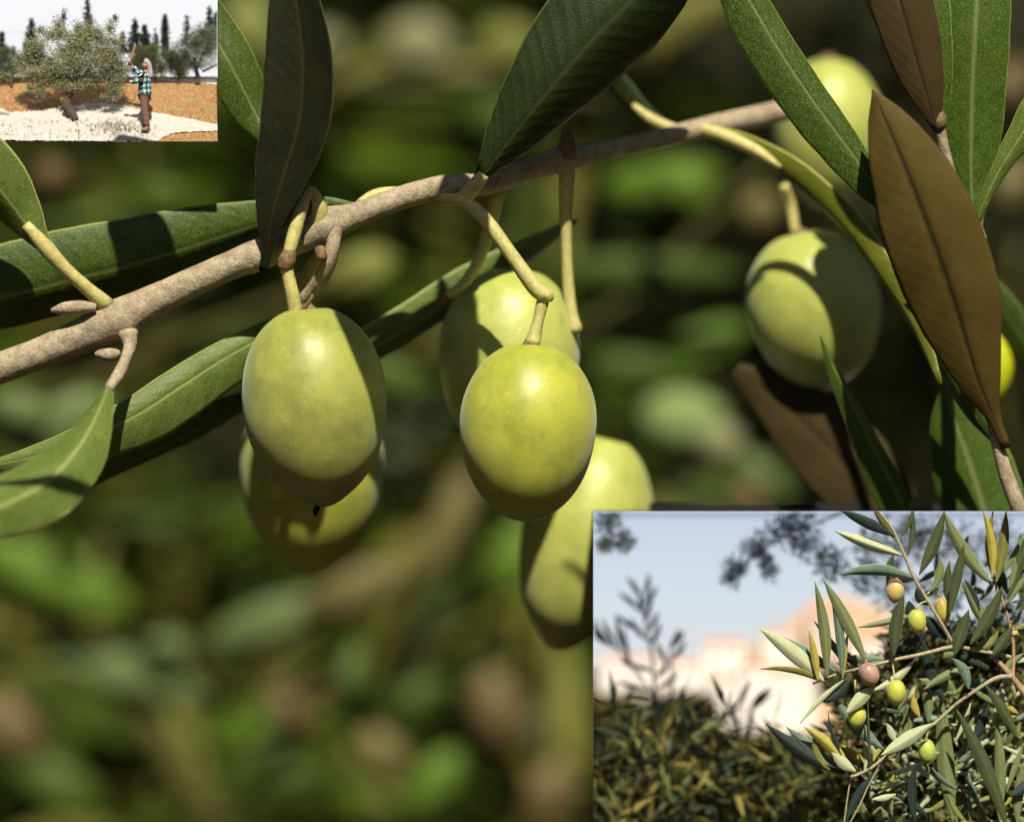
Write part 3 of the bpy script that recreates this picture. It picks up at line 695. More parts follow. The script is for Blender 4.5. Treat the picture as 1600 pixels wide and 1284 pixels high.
o = mesh_obj('fallen_leaves', vs, fs, DEB, mi=mi, smooth=False); tag(o, 'green olive leaves and sprigs fallen on the pale cloth', 'fallen leaves', kind='stuff')

LV = [plain('orchard_leaf_silver', (.36, .38, .24), (.47, .48, .33), 900, .5, 0, .3), plain('orchard_leaf_green', (.31, .36, .17), (.41, .45, .25), 900, .5, 0, .3), plain('orchard_leaf_brown', (.24, .18, .12), (.32, .25, .17), 900, .6, 0, .2), plain('orchard_leaf_dark', (.16, .19, .10), (.22, .25, .15), 900, .5, 0, .2)]  # last tone is a darker green, mixed in at random
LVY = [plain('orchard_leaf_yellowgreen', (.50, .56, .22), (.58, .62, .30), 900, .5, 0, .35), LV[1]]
LVD = [plain('conifer_needles', (.06, .08, .055), (.10, .12, .08), 900, .7), plain('conifer_needles_pale', (.13, .15, .09), (.16, .18, .11), 900, .7)]  # second needle tone is paler, mixed in at random
TRK = woodmat('orchard_bark', (.045, .03, .022), (.10, .07, .05), (.17, .13, .10), .12, .9, .0004)
def ptree(name, label, base, trunk, limbs, blobs, nleaf, lsize, mats, group=None, cat='tree', flat_=1.0):
    """base=(px,py) ground contact; trunk/limbs in px; blobs=(px,py,rx,ry,ddepth)"""
    d = gd(base[1]); r = empty(name, P(base[0], base[1], d), label, cat, group)
    pr = []
    for L in [trunk] + limbs:
        s = catmull([(x, y, w_) for x, y, w_ in L], 14)
        pr.append(tube_data([P(x, y, d) for x, y, w_ in s], [w_ * PXM for x, y, w_ in s], 9, .22, 1800))
    o = merged('trunk', pr, TRK, r, origin=P(base[0], base[1], d)); trim(o, AC)
    cs = [(tuple(P(x, y, d + dd)), (rx * 1.4 * PXM, max(rx, ry) * PXM * .5, ry * 1.35 * PXM)) for x, y, rx, ry, dd in blobs]
    o = leafcloud('crown', cs, nleaf, lsize * PXM, mats, r, kind='stuff', aspect=.24, fall=.8); trim(o, AC)
    return r
random.seed(21)
bl = []
for k in range(46):
    a = random.uniform(0, 6.28); rr = random.random() ** .5
    x = 115 + 80 * rr * math.cos(a); y = 92 + 44 * rr * math.sin(a)
    if y < 60 and abs(x - 115) > 62: continue
    bl.append((x, y, random.uniform(10, 17), random.uniform(8, 14), random.uniform(-1, 1.2)))
bl += [(62, 48, 9, 8, 0), (92, 40, 9, 13, 0), (100, 26, 4, 10, 0), (122, 45, 10, 12, 0), (140, 38, 9, 10, 0), (152, 50, 9, 10, 0), (172, 45, 8, 12, 0), (180, 30, 5, 7, 0), (65, 141, 9, 11, 0), (48, 138, 6, 8, 0), (178, 143, 10, 14, 0), (186, 128, 14, 14, 0), (145, 130, 10, 10, 0), (165, 152, 9, 6, 0), (45, 90, 14, 16, 0), (118, 134, 14, 7, -1), (140, 128, 12, 9, -1), (98, 132, 10, 8, -1), (30, 95, 9, 12, 0), (125, 70, 20, 14, -1), (110, 100, 24, 16, -1.5), (150, 98, 20, 14, -1.5), (35, 110, 10, 10, 0), (88, 128, 12, 8, 0), (60, 118, 18, 12, 0), (187, 105, 13, 14, 0)]
ptree('olive_tree', 'large grey green olive tree with a leaning dark trunk over the white cloth', (116, 189),
      [(117, 189, 6.5), (112, 178, 7), (105, 168, 7.5), (104, 158, 6.5), (110, 146, 5.5), (119, 134, 4.5), (124, 120, 3.5)],
      [[(118, 136, 3.6), (132, 118, 2.8), (146, 96, 2), (152, 70, 1.2)], [(119, 134, 3.6), (106, 122, 2.6), (92, 118, 2.2), (74, 106, 1.2)], [(123, 124, 3), (118, 98, 2.2), (108, 66, 1.4), (98, 34, .6)], [(130, 120, 2.4), (160, 112, 1.8), (186, 104, 1)], [(119, 96, 1.8), (138, 70, 1.2), (142, 44, .6)], [(98, 120, 1.6), (70, 96, 1), (56, 60, .6)]],
      bl, 56000, 4.4, [LV[0], LV[1], LV[0], LV[1], LV[2], LV[3]])
ptree('olive_tree', 'rounded olive tree with a forked dark trunk at the right of the orchard scene', (309, 132), [(309, 132, 4.5), (309, 120, 4), (306, 108, 3.2), (304, 90, 2)],
      [[(306, 106, 2.6), (292, 92, 1.6), (280, 86, .8)], [(316, 112, 1.8), (330, 106, 1.6), (350, 94, 1.2)], [(308, 105, 2), (320, 80, 1.2)]],
      [(305, 70, 24, 18, 0), (290, 88, 22, 18, 0), (325, 80, 20, 24, 0), (315, 52, 16, 14, 0), (278, 100, 12, 10, 0), (300, 102, 22, 8, 0), (335, 60, 12, 16, 0), (270, 84, 10, 14, 1)], 14000, 4, [LV[1], LV[0], LV[1], LV[3], LVY[0]], 'olive trees behind the picker')
ptree('olive_tree', 'light yellow green olive tree just behind the man in the plaid shirt', (243, 131), [(243, 131, 1.8), (242, 118, 1.4), (240, 100, 1)], [], [(222, 88, 16, 14, 0), (240, 92, 18, 18, 0), (212, 98, 10, 16, 0), (252, 108, 10, 12, 0), (230, 108, 18, 10, 0), (215, 78, 8, 6, 0), (238, 76, 8, 6, 0)], 11000, 4, LVY, 'olive trees behind the picker')
ptree('olive_tree', 'thin stemmed young olive tree between the yellow green tree and the rounded one', (279, 131), [(279, 131, 2.2), (279, 118, 1.6), (280, 105, 1)], [], [(276, 104, 14, 12, 0), (268, 96, 10, 12, 0), (283, 116, 9, 6, 0)], 4500, 4, [LV[1], LV[3]], 'olive trees behind the picker')
ptree('olive_tree', 'olive tree cut off by the left edge of the orchard scene', (19, 137), [(18, 137, 2.6), (18, 128, 2.4), (21, 116, 1.8), (26, 108, 1)], [[(18, 126, 1.6), (4, 112, 1)]], [(6, 92, 16, 14, 0), (0, 112, 20, 14, 0), (22, 108, 10, 10, 0), (-30, 100, 22, 20, 0), (10, 80, 10, 6, 0)], 11000, 4, [LV[1], LVY[0], LV[3]], 'olive trees behind the picker')
# hedge of far brush closing the horizon
d = gd(127) + 1
o = leafcloud('brush', [(tuple(P(x, 112 + random.uniform(-4, 4), d)), (.0012, .0006, .0011)) for x in range(-50, 240, 12)], 7000, .0004, [LV[1], LV[3], LV[0]]); trim(o, AC)
tag(o, 'low grey green brush along the far edge of the orchard', 'brush')
random.seed(31)
def conifer(label, px, top, bot, w_, n, ragged=True, mats=LVD):
    d = AD1 - 2; r = empty('conifer_tree' if ragged else 'cypress_tree', P(px, bot, d), label, 'conifer' if ragged else 'cypress', 'dark conifers on the skyline')
    vs, fs = tube_data([P(px, bot, d), P(px, (top + bot) / 2, d), P(px + .3, top, d)], [.00012, .00008, .00002], 6); mesh_obj('trunk', vs, fs, TRK, r)
    cs = []; L = bot - top; steps = max(5, int(L / (4.2 if ragged else 2.5)))
    for k in range(steps):
        f = (k + .6) / steps; ww = w_ * (f ** .8 if ragged else min(1, .35 + f * 1.6)) 
        if ragged:
            for sd_ in (-1, 1):
                if random.random() < .85: cs.append((tuple(P(px + sd_ * ww * random.uniform(.35, 1.0), top + f * L + random.uniform(-1, 1), d)), (ww * .45 * PXM, .0006, 1.1 * PXM)))
        cs.append((tuple(P(px, top + f * L, d)), (ww * (.45 if ragged else .9) * PXM, .0006, (2.2 if ragged else 3) * PXM)))
    o = leafcloud('crown', cs, int(n * .75), .0005, mats, r, kind='stuff', aspect=.4); trim(o, AC); 
conifer('tall slim conifer spire rising behind the top of the large olive tree', 137, -6, 60, 8, 1500)
conifer('ragged dark conifer left of the large olive tree', 49, 29, 84, 13, 1900)
conifer('short pointed dark conifer at the left edge of the skyline', 3, 50, 90, 16, 1400)
conifer('small dark conifer low beside the left edge tree', 22, 72, 98, 7, 500)
conifer('dark pointed conifer behind the raised stick', 211, 29, 84, 13, 1900)
conifer('broad brownish dark conifer right of the raised stick', 226, 40, 86, 16, 2200)
conifer('small dark conifer touching the right side of the large olive crown', 191, 50, 84, 9, 900)
conifer('narrow dark shrubby conifer left of the cypress', 243, 46, 84, 6, 600)
conifer('slender dark cypress standing alone on the skyline', 258, 25, 90, 7.5, 2200, False)
conifer('thin sparse conifer tip between the cypress and the rounded olive tree', 292, 24, 70, 9, 600)
conifer('tall dark conifer near the right corner of the orchard scene', 327, 10, 70, 11, 1500)
conifer('dark conifer cut off by the right edge of the orchard scene', 338, 18, 75, 14, 1500)
# overhead wires
wr = empty('power_lines', P(-20, 50, AD1 - 1.2), 'two faint power lines crossing the pale sky at the far left', 'power lines')
for yy in (49.5, 52):
    vs, fs = tube_data([P(x, yy + .000 + .0009 * (x - 60) ** 2 * .4, AD1 - 1.2) for x in range(-50, 60, 10)], [.000012] * 11, 4); mesh_obj('wire', vs, fs, plain('wire_grey', (.4, .4, .42)), wr)

# ---------------- the picker
SKIN = plain('skin', (.42, .17, .10), (.5, .22, .14), 40, .6)
m, t, b, out = newmat('plaid_shirt')
tcn = N(t, 'ShaderNodeTexCoord'); mp = N(t, 'ShaderNodeMapping'); mp.inputs['Scale'].default_value = (1, 1, 1); mp.inputs['Rotation'].default_value = (0, R(8), 0); t.links.new(tcn.outputs['Object'], mp.inputs[0])
sp = N(t, 'ShaderNodeSeparateXYZ'); t.links.new(mp.outputs[0], sp.inputs[0])
def stripes(src, period, thr):
    a = N(t, 'ShaderNodeMath', operation='MULTIPLY'); t.links.new(src, a.inputs[0]); a.inputs[1].default_value = 2 * math.pi / period
    s_ = N(t, 'ShaderNodeMath', operation='SINE'); t.links.new(a.outputs[0], s_.inputs[0])
    g_ = N(t, 'ShaderNodeMath', operation='GREATER_THAN'); t.links.new(s_.outputs[0], g_.inputs[0]); g_.inputs[1].default_value = thr; return g_.outputs[0]
add = N(t, 'ShaderNodeMath', operation='MULTIPLY'); add.inputs[1].default_value = 1
xa = N(t, 'ShaderNodeMath', operation='ADD'); t.links.new(sp.outputs[0], xa.inputs[0]); t.links.new(sp.outputs[1], xa.inputs[1])
sx_ = stripes(xa.outputs[0], .13, -.1); sz_ = stripes(sp.outputs[2], .13, -.1)
both = N(t, 'ShaderNodeMath', operation='MULTIPLY'); t.links.new(sx_, both.inputs[0]); t.links.new(sz_, both.inputs[1])
either = N(t, 'ShaderNodeMath', operation='MAXIMUM'); t.links.new(sx_, either.inputs[0]); t.links.new(sz_, either.inputs[1])
c = mixc(t, either.outputs[0], (.62, .68, .72), (.09, .24, .25)); c = mixc(t, both.outputs[0], c, (.006, .028, .04))
t.links.new(c, b.inputs['Base Color']); b.inputs['Roughness'].default_value = .9
PLAID = m
TROU = plain('trousers', (.14, .085, .075), (.19, .12, .105), 9, .9); SHOE = plain('boots', (.14, .10, .07), (.2, .15, .1), 20, .8); GLOVE = plain('gloves', (.05, .03, .025), (.08, .05, .04), 30, .8)
HAIR = plain('hair_grey', (.3, .3, .3), (.5, .5, .5), 60, .8); SCARF = plain('head_cloth', (.28, .22, .28), (.5, .5, .53), 26, .9)
def skinned(name, joints, edges, mat, root, sub=2, rootv=0):
    """one continuous skin over joints = (x,y,z,r[,r2]); baked to a mesh"""
    me = bpy.data.meshes.new(name); me.from_pydata([j[:3] for j in joints], edges, [])
    o = bpy.data.objects.new(name, me); C.objects.link(o)
    md = o.modifiers.new('s', 'SKIN'); 
    sv = me.skin_vertices[0].data
    for i, j in enumerate(joints): sv[i].radius = (j[3], j[4] if len(j) > 4 else j[3]); sv[i].use_root = (i == rootv)
    sm = o.modifiers.new('u', 'SUBSURF'); sm.levels = sub; sm.render_levels = sub
    dg = bpy.context.evaluated_depsgraph_get(); ev = o.evaluated_get(dg)
    nm = bpy.data.meshes.new_from_object(ev); nm.name = name
    bpy.data.objects.remove(o); 
    o = bpy.data.objects.new(name, nm); C.objects.link(o); nm.materials.clear(); nm.materials.append(mat)
    for p in nm.polygons: p.use_smooth = True
    o.parent = root; return o
pr = empty('person', P(229, 207, gd(207)), 'man in teal plaid shirt and brown trousers reaching into the olive tree with a stick', 'person')
PS = PXM * 63 * (DIST + gd(207) / 1000) / DIST; pr.scale = (PS,) * 3
# body: one surface, pelvis root
J = [(-.04, 0, .90, .09, .08), (-.04, 0, 1.12, .11, .09), (-.02, 0, 1.36, .16, .12), (-.02, 0, 1.48, .07), (-.035, 0, 1.56, .06),
     (-.04, -.10, .84, .09), (-.03, -.10, .46, .065), (.04, -.11, .10, .045), (-.09, -.12, .04, .04),
     (-.04, .10, .84, .09), (-.05, .10, .46, .065), (.01, .11, .12, .045), (-.13, .12, .06, .04),
     (-.03, -.18, 1.40, .06), (-.23, -.20, 1.24, .05), (-.42, -.16, 1.23, .035),
     (-.04, .18, 1.42, .06), (-.25, .20, 1.52, .05), (-.41, .16, 1.68, .035)]
E = [(0, 1), (1, 2), (2, 3), (3, 4), (0, 5), (5, 6), (6, 7), (7, 8), (0, 9), (9, 10), (10, 11), (11, 12), (2, 13), (13, 14), (14, 15), (2, 16), (16, 17), (17, 18)]
body = skinned('body', J, E, SKIN, pr)
skinned('shirt', [(-.04, 0, .80, .19, .165), (-.04, 0, .98, .185, .16), (-.04, 0, 1.16, .18, .155), (-.025, 0, 1.36, .19, .15), (-.02, 0, 1.47, .09), (-.04, -.19, 1.40, .088), (-.23, -.205, 1.24, .075), (-.39, -.165, 1.23, .055), (-.05, .19, 1.42, .088), (-.25, .205, 1.53, .075), (-.38, .17, 1.65, .055)],
        [(0, 1), (1, 2), (2, 3), (3, 4), (3, 5), (5, 6), (6, 7), (3, 8), (8, 9), (9, 10)], PLAID, pr)
skinned('trousers', [(-.04, 0, 1.0, .16, .14), (-.045, -.09, .80, .115), (-.03, -.10, .47, .092), (.035, -.11, .12, .078), (-.045, .09, .80, .115), (-.06, .10, .47, .092), (.01, .11, .13, .078)],
        [(0, 1), (1, 2), (2, 3), (0, 4), (4, 5), (5, 6)], TROU, pr)
for s_, x0 in ((-1, .05), (1, .02)):
    skinned('shoe', [(x0 + .03, s_ * .11, .06, .055), (x0 - .07, s_ * .115, .05, .05), (x0 - .18, s_ * .12, .035, .04, .03)], [(0, 1), (1, 2)], SHOE, pr, 1)
# head: skull, jaw, nose, ears with a head cloth and short beard
hd = skinned('head', [(-.035, 0, 1.55, .055), (-.04, 0, 1.62, .085, .075), (-.02, 0, 1.70, .098, .085), (-.125, 0, 1.655, .02), (-.10, 0, 1.665, .03), (-.02, -.085, 1.65, .02), (-.02, .085, 1.65, .02), (-.10, 0, 1.585, .04)], [(0, 1), (1, 2), (1, 4), (4, 3), (1, 5), (1, 6), (1, 7)], SKIN, pr)
for s_ in (-1, 1): skinned('eye', [(-.112, s_ * .035, 1.685, .011), (-.104, s_ * .035, 1.685, .011)], [(0, 1)], plain('eye_dark', (.02, .015, .01)), pr, 1)
skinned('mouth', [(-.132, -.02, 1.60, .008), (-.135, 0, 1.602, .009), (-.132, .02, 1.60, .008)], [(0, 1), (1, 2)], plain('lips', (.3, .09, .07)), pr, 1)
skinned('head_cloth', [(-.07, 0, 1.765, .05, .07), (-.01, 0, 1.765, .09, .09), (.045, 0, 1.70, .07, .08), (.075, 0, 1.60, .035, .07), (.10, 0, 1.46, .025, .06), (.10, 0, 1.35, .015, .03)], [(0, 1), (1, 2), (2, 3), (3, 4), (4, 5)], SCARF, pr)
def hand(wrist, dirn, up, mat):
    w0 = Vector(wrist); f = Vector(dirn).normalized(); u = (Vector(up) - f * Vector(up).dot(f)).normalized(); s_ = f.cross(u)
    J = [tuple(w0) + (.032,), tuple(w0 + f * .05) + (.036, .024)]; E = [(0, 1)]
    for k, ln in enumerate((.07, .08, .075, .06)):
        b0 = w0 + f * .085 + s_ * ((k - 1.5) * .022); n0 = len(J)
        J += [tuple(b0) + (.011,), tuple(b0 + f * ln * .5 + u * .008) + (.010,), tuple(b0 + f * ln * .75 - u * ln * .45) + (.008,)]
        E += [(1, n0), (n0, n0 + 1), (n0 + 1, n0 + 2)]
    n0 = len(J); J += [tuple(w0 + f * .03 + s_ * .045) + (.013,), tuple(w0 + f * .07 + s_ * .06 - u * .02) + (.010,)]; E += [(0, n0), (n0, n0 + 1)]
    skinned('hand', J, E, mat, pr, 1)
hand((-.41, -.16, 1.235), (-1, .1, -.02), (0, 0, 1), GLOVE)
hand((-.405, .16, 1.68), (-.7, -.05, .7), (-.6, 0, -.6), GLOVE)
st = empty('stick', pr.location + Vector((-.46, .15, 1.74)) * PS, 'short red brown picking stick held up by the man in the plaid shirt', 'stick')
a = pr.location + Vector((-.49, .13, 1.66)) * PS
vs, fs = tube_data([a, a + Vector((.08, 0, .16)) * PS, a + Vector((.16, 0, .38)) * PS, a + Vector((.19, 0, .56)) * PS], [.02 * PS, .018 * PS, .015 * PS, .01 * PS], 8)
mesh_obj('shaft', vs, fs, plain('stick_wood', (.42, .18, .12), (.5, .25, .18)), st)
vs, fs = tube_data([a + Vector((.08, 0, .16)) * PS, a + Vector((.13, 0, .24)) * PS, a + Vector((.2, 0, .30)) * PS], [.014 * PS, .012 * PS, .008 * PS], 6)
mesh_obj('side_twig', vs, fs, bpy.data.materials['stick_wood'], st)

# ---------------- the village view with ripening olives, lower right (opening 927..1600 x 798..1284)
BX0, BX1, BY0, BY1, BD0, BD1 = 927, 1660, 798.5, 1330, 2.5, 146
box_shell(BX0, BY0, BX1, BY1, BD0, BD1, 40, (BX0,), sky_mat('blue_sky', [(0, (.75, .80, .84)), (.45, (.68, .77, .84)), (.75, (.64, .71, .84)), (1, (.55, .63, .83))], 1.450, 1.482, .68), floor=False, yh=1040)
BC = clip_planes(x0=927.3, y0=798.8)
random.seed(77)
# terrain slope
m_ = plain('village_hill', (.42, .27, .19), (.5, .36, .26), 200, .95)
def terrain(name, prof, d, mat, depth=4, kind='structure'):
    vs = []; n = len(prof)
    for x, y in prof: vs += [P(x, y, d), P(x, 1345, d - 2), P(x, y + 6, d + depth)]
    fs = []
    for i in range(n - 1):
        a = 3 * i; fs += [(a, a + 1, a + 4, a + 3), (a + 3, a + 5, a + 2, a)]
    o = mesh_obj(name, vs, fs, mat); trim(o, BC); o['kind'] = kind; return o
terrain('hill', [(920, 1052), (1000, 1048), (1080, 1050), (1120, 1030), (1190, 1000), (1240, 965), (1275, 935), (1320, 930), (1400, 960), (1480, 980), (1600, 990), (1680, 990)], 136, m_)
WH = plain('whitewash', (.80, .74, .70), (.85, .80, .77), 80, .9); RF = plain('terracotta', (.45, .22, .14), (.55, .3, .2), 300, .9); WN = plain('window_dark', (.12, .10, .10))
def house(x0, y0, x1, y1, d, label, roof='gable', mat=WH):
    d += 76
    r = empty('house', P((x0 + x1) / 2, y1, d), label, 'house', 'white village houses on the hill')
    A = [P(x0, y0, d), P(x1, y0, d), P(x1, y1, d), P(x0, y1, d)]; dy = Vector((0, .0035, 0)); 
    vs = A + [v + dy for v in A]
    o = mesh_obj('wall', vs, [(0, 3, 2, 1), (4, 5, 6, 7), (0, 4, 7, 3), (1, 2, 6, 5), (0, 1, 5, 4), (3, 7, 6, 2)], mat, r, smooth=False, origin=P((x0 + x1) / 2, y1, d)); trim(o, BC)
    h = (x1 - x0) * .14 if roof == 'gable' else 3
    e = Vector((.0002, 0, 0)); L = P(x0, y0, d) - e - Vector((0, .0002, 0)); Rr = P(x1, y0, d) + e - Vector((0, .0002, 0)); up = Vector((0, .0018, h * PXM))
    vs = [L, Rr, Rr + up, L + up, L + Vector((0, .004, 0)), Rr + Vector((0, .004, 0))]
    o = mesh_obj('roof', vs, [(0, 1, 2, 3), (3, 2, 5, 4), (0, 3, 4), (1, 5, 2)], RF, r, smooth=False); trim(o, BC)
    n = max(1, int((x1 - x0) / 22))
    for i in range(n):
        for j in range(max(1, int((y1 - y0) / 38))):
            cx = x0 + (i + .5) * (x1 - x0) / n; cy = y0 + 14 + j * 30
            if cy + 8 > y1: continue
            q = [P(cx - 3, cy - 5, d - .06), P(cx + 3, cy - 5, d - .06), P(cx + 3, cy + 5, d - .06), P(cx - 3, cy + 5, d - .06)]
            q2 = [v + Vector((0, .00005, 0)) for v in q]
            o = mesh_obj('window', q + q2, [(0, 3, 2, 1), (0, 1, 5, 4), (1, 2, 6, 5), (2, 3, 7, 6), (3, 0, 4, 7)], WN, r, smooth=False)
            if cx > 935: pass
    return r
house(935, 1030, 985, 1085, 53, 'low white house at the left end of the blurred village')
house(990, 1026, 1035, 1100, 53, 'white house behind the blurred left sapling')
house(1040, 1036, 1098, 1110, 52, 'pale house between the left sapling and the big white front')
house(1098, 1006, 1165, 1095, 53, 'tall white house in the centre of the blurred village')
house(1108, 1060, 1152, 1160, 50, 'large plain white house front lowest in the blurred village')
house(1160, 1040, 1215, 1150, 51, 'white house just right of the lowest plain front')
house(1190, 990, 1240, 1060, 53.5, 'white house under the brown hill slope')
house(1210, 1050, 1275, 1160, 50.5, 'white house behind the purple olive')
house(1262, 960, 1330, 1040, 53.5, 'pale pink house high on the slope behind the tall leaves', mat=plain('pink_plaster', (.70, .52, .46), (.74, .6, .54), 90))
house(1330, 1000, 1420, 1080, 53.8, 'white house hidden behind the thick of the sprig')
# hedges and shrubs below the village
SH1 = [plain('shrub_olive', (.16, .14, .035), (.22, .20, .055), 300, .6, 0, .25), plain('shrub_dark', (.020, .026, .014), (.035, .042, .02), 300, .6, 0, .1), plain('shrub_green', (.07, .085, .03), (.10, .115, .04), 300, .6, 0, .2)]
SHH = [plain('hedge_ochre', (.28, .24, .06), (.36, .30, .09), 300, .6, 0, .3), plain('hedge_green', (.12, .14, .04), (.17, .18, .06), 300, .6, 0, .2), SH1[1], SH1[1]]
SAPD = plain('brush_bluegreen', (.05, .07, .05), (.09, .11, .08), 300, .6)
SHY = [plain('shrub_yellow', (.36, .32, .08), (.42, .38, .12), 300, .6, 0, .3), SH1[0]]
def shrub(name, label, blobs, d, n, size, mats, cat='shrub', stems=None, grp='blurred shrubs below the village', zd=.0025, asp=.22, dr=0.0):
    r = empty(name, P(blobs[0][0], blobs[0][1] + blobs[0][3], d), label, cat, grp)
    cs = [(tuple(P(x, y, d + random.uniform(-2, 2))), (rx * PXM, zd, ry * PXM)) for x, y, rx, ry in blobs]
    o = leafcloud('foliage', cs, n, size, mats, r, aspect=asp, droop=dr, kind='stuff'); trim(o, BC)
    if stems:
        o = merged('stem', [tube_data([P(x, y, d) for x, y in s], [w_ * PXM] * (len(s) - 1) + [w_ * .4 * PXM], 6) for s, w_ in stems], TRK, r, origin=P(blobs[0][0], 1284, d)); trim(o, BC)
    return r
def row(x0, x1, y, r, step=22): return [(x, y + random.uniform(-8, 8), r, r * random.uniform(.7, 1.1)) for x in range(x0, x1, step)]
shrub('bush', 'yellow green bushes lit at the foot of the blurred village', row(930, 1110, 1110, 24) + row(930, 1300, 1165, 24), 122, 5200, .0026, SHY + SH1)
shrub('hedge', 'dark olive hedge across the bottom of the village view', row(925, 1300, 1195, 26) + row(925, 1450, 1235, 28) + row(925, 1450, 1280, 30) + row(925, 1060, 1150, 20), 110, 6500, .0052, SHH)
o = shrub('bush', 'loose ochre and dark green brush in the lower left foreground of the village view', [(x, y + random.uniform(-8, 8), 26, 24) for x in range(930, 1330, 36) for y in (1150, 1195, 1240, 1285) if not (y == 1150 and (x > 1120 or x % 5 < 2)) and not (y == 1195 and x > 1250)] + [(960, 1120, 9, 26), (1062, 1100, 8, 28), (1135, 1130, 9, 30), (1205, 1150, 8, 26)], 31, 900, .0060, [SHH[0], SHH[1], SH1[1], SHH[1], SH1[1], SAPD], asp=.16, dr=-.7)
# the blurred young olive sapling at the left
sp_ = empty('olive_sapling', P(1030, 1284, 48), 'soft focus olive sapling with narrow blue green leaves against the sky at the left', 'olive sapling')
SAP = [leafmat('sapling_blue', (.035, .055, .05), (.06, .085, .075), (.12, .14, .1), .5, .1, speck=.1, sc=.3), leafmat('sapling_dark', (.04, .05, .018), (.08, .09, .03), (.1, .1, .05), .5, .1, speck=.1, sc=.3)]
def BT(name, parent, pts, mat, n=18, seg=8, bmp=.12): return trim(tube(name, parent, pts, mat, n, seg, bmp, 3000), BC)
BT('stem', sp_, [(1075, 1330, 46, 4), (1050, 1240, 46, 4), (1035, 1170, 47, 3.6), (1024, 1090, 48, 3), (1018, 1020, 48, 2.4), (1008, 975, 48, 1.6), (1004, 935, 28, .8)], TRK)
BT('stem', sp_, [(1024, 1090, 48, 2.5), (995, 1050, 48, 2), (965, 1015, 48, 1.6), (930, 995, 48, 1.2)], TRK)
BT('stem', sp_, [(1030, 1130, 48, 2.5), (1050, 1080, 48, 2), (1048, 1010, 48, 1.6), (1060, 990, 48, 1)], TRK)
def bl_leaf(parent, x0, y0, x1, y1, d, hw, mats, bend=0, cup=-.2, roll=0, fold=0, d2=None, lite=True, clip=True, label=None, name='leaf'):
    dx, dy = x1 - x0, y1 - y0; L = math.hypot(dx, dy) or 1; nx_, ny_ = -dy / L * bend, dx / L * bend; dd = (d2 if d2 is not None else d) - d
    pts = [(x0, y0, d, .7), (x0 + dx * .2 + nx_ * .6, y0 + dy * .2 + ny_ * .6, d + dd * .2, hw * .62), (x0 + dx * .45 + nx_, y0 + dy * .45 + ny_, d + dd * .45, hw), (x0 + dx * .75 + nx_ * .75, y0 + dy * .75 + ny_ * .75, d + dd * .75, hw * .72), (x1, y1, d + dd, .3)]
    o = leaf(name, parent, pts, mats, roll, cup, fold, 14, .00006, lite=lite, label=label)
    if clip and (min(y0, y1) < 815 or min(x0, x1) < 945): trim(o, BC)
    return o
for x0, y0, x1, y1 in [(1004, 940, 978, 900), (1006, 935, 1014, 895), (1006, 945, 1028, 915), (1000, 955, 965, 925), (1004, 960, 1000, 925), (1008, 975, 1020, 930), (1000, 985, 962, 960), (1010, 990, 1030, 955), (1012, 1000, 985, 965), (1014, 1010, 1032, 970),
                       (965, 1012, 940, 965), (970, 1016, 962, 960), (955, 1008, 930, 975), (960, 1010, 925, 990), (985, 1035, 975, 980), (1000, 1045, 968, 1030), (1048, 1015, 1060, 980), (1050, 1010, 1070, 985), (1045, 1040, 1025, 1000), (1050, 1030, 1072, 1000),
                       (1020, 1050, 985, 1040), (1022, 1080, 960, 1062), (1024, 1090, 975, 1085), (1026, 1075, 1062, 1050), (1030, 1110, 1075, 1080), (1024, 1060, 1045, 1030), (935, 1000, 925, 960), (1028, 1130, 985, 1120), (1035, 1150, 1085, 1110), (1040, 1170, 990, 1160)]:
    bl_leaf(sp_, x0, y0, x1, y1, 48 + random.uniform(-2, 2), 4.2, [random.choice(SAP)] * 2, random.uniform(-3, 3))
for k in range(45):
    x = random.uniform(930, 1180); y = random.uniform(1100, 1275); a = random.uniform(-2.6, -.5); L = random.uniform(30, 55)
    bl_leaf(sp_, x, y, x + L * math.cos(a), y + L * math.sin(a), random.uniform(42, 50), 4.2, [random.choice([SAP[1], SAP[1], SAP[0]])] * 2, random.uniform(-4, 4))
# out of focus boughs in the sky
BLU = [plain('bough_blue', (.10, .14, .17), (.16, .2, .22), 300, .6, 0, .1), plain('bough_dark', (.04, .05, .04), (.07, .08, .05), 300, .6), plain('bough_ochre', (.36, .30, .10), (.42, .36, .14), 300, .6, 0, .2)]
shrub('bough', 'blurred blue grey olive bough hanging in the sky left of the sprig', [(1220, 830, 38, 18), (1180, 855, 28, 18), (1150, 885, 24, 18), (1140, 905, 12, 10), (1200, 885, 16, 22), (1260, 850, 34, 30), (1300, 880, 30, 30), (1245, 815, 40, 14)], 34, 1500, .0016, BLU[:2] + BLU[:1], 'bough', [([(1320, 800), (1240, 830), (1180, 865), (1145, 900)], 2)], None)
shrub('bough', 'blurred ochre leaf cluster in the upper left corner of the village view', [(950, 815, 30, 16), (975, 845, 22, 14), (945, 850, 16, 12)], 34, 420, .0016, [BLU[2], BLU[1], BLU[0]], 'bough', [([(920, 830), (955, 830), (985, 850)], 1.4)], None)
shrub('bough', 'blurred green and blue boughs behind the upper right of the sprig', [(1380, 850, 50, 45), (1440, 840, 50, 45), (1510, 870, 50, 60), (1570, 860, 40, 60), (1400, 920, 50, 40), (1470, 930, 50, 40), (1560, 950, 50, 50), (1350, 900, 30, 30)], 36, 2300, .0018, [BLU[0], SH1[2], BLU[1], SHY[1], BLU[0]], 'bough', None, None)
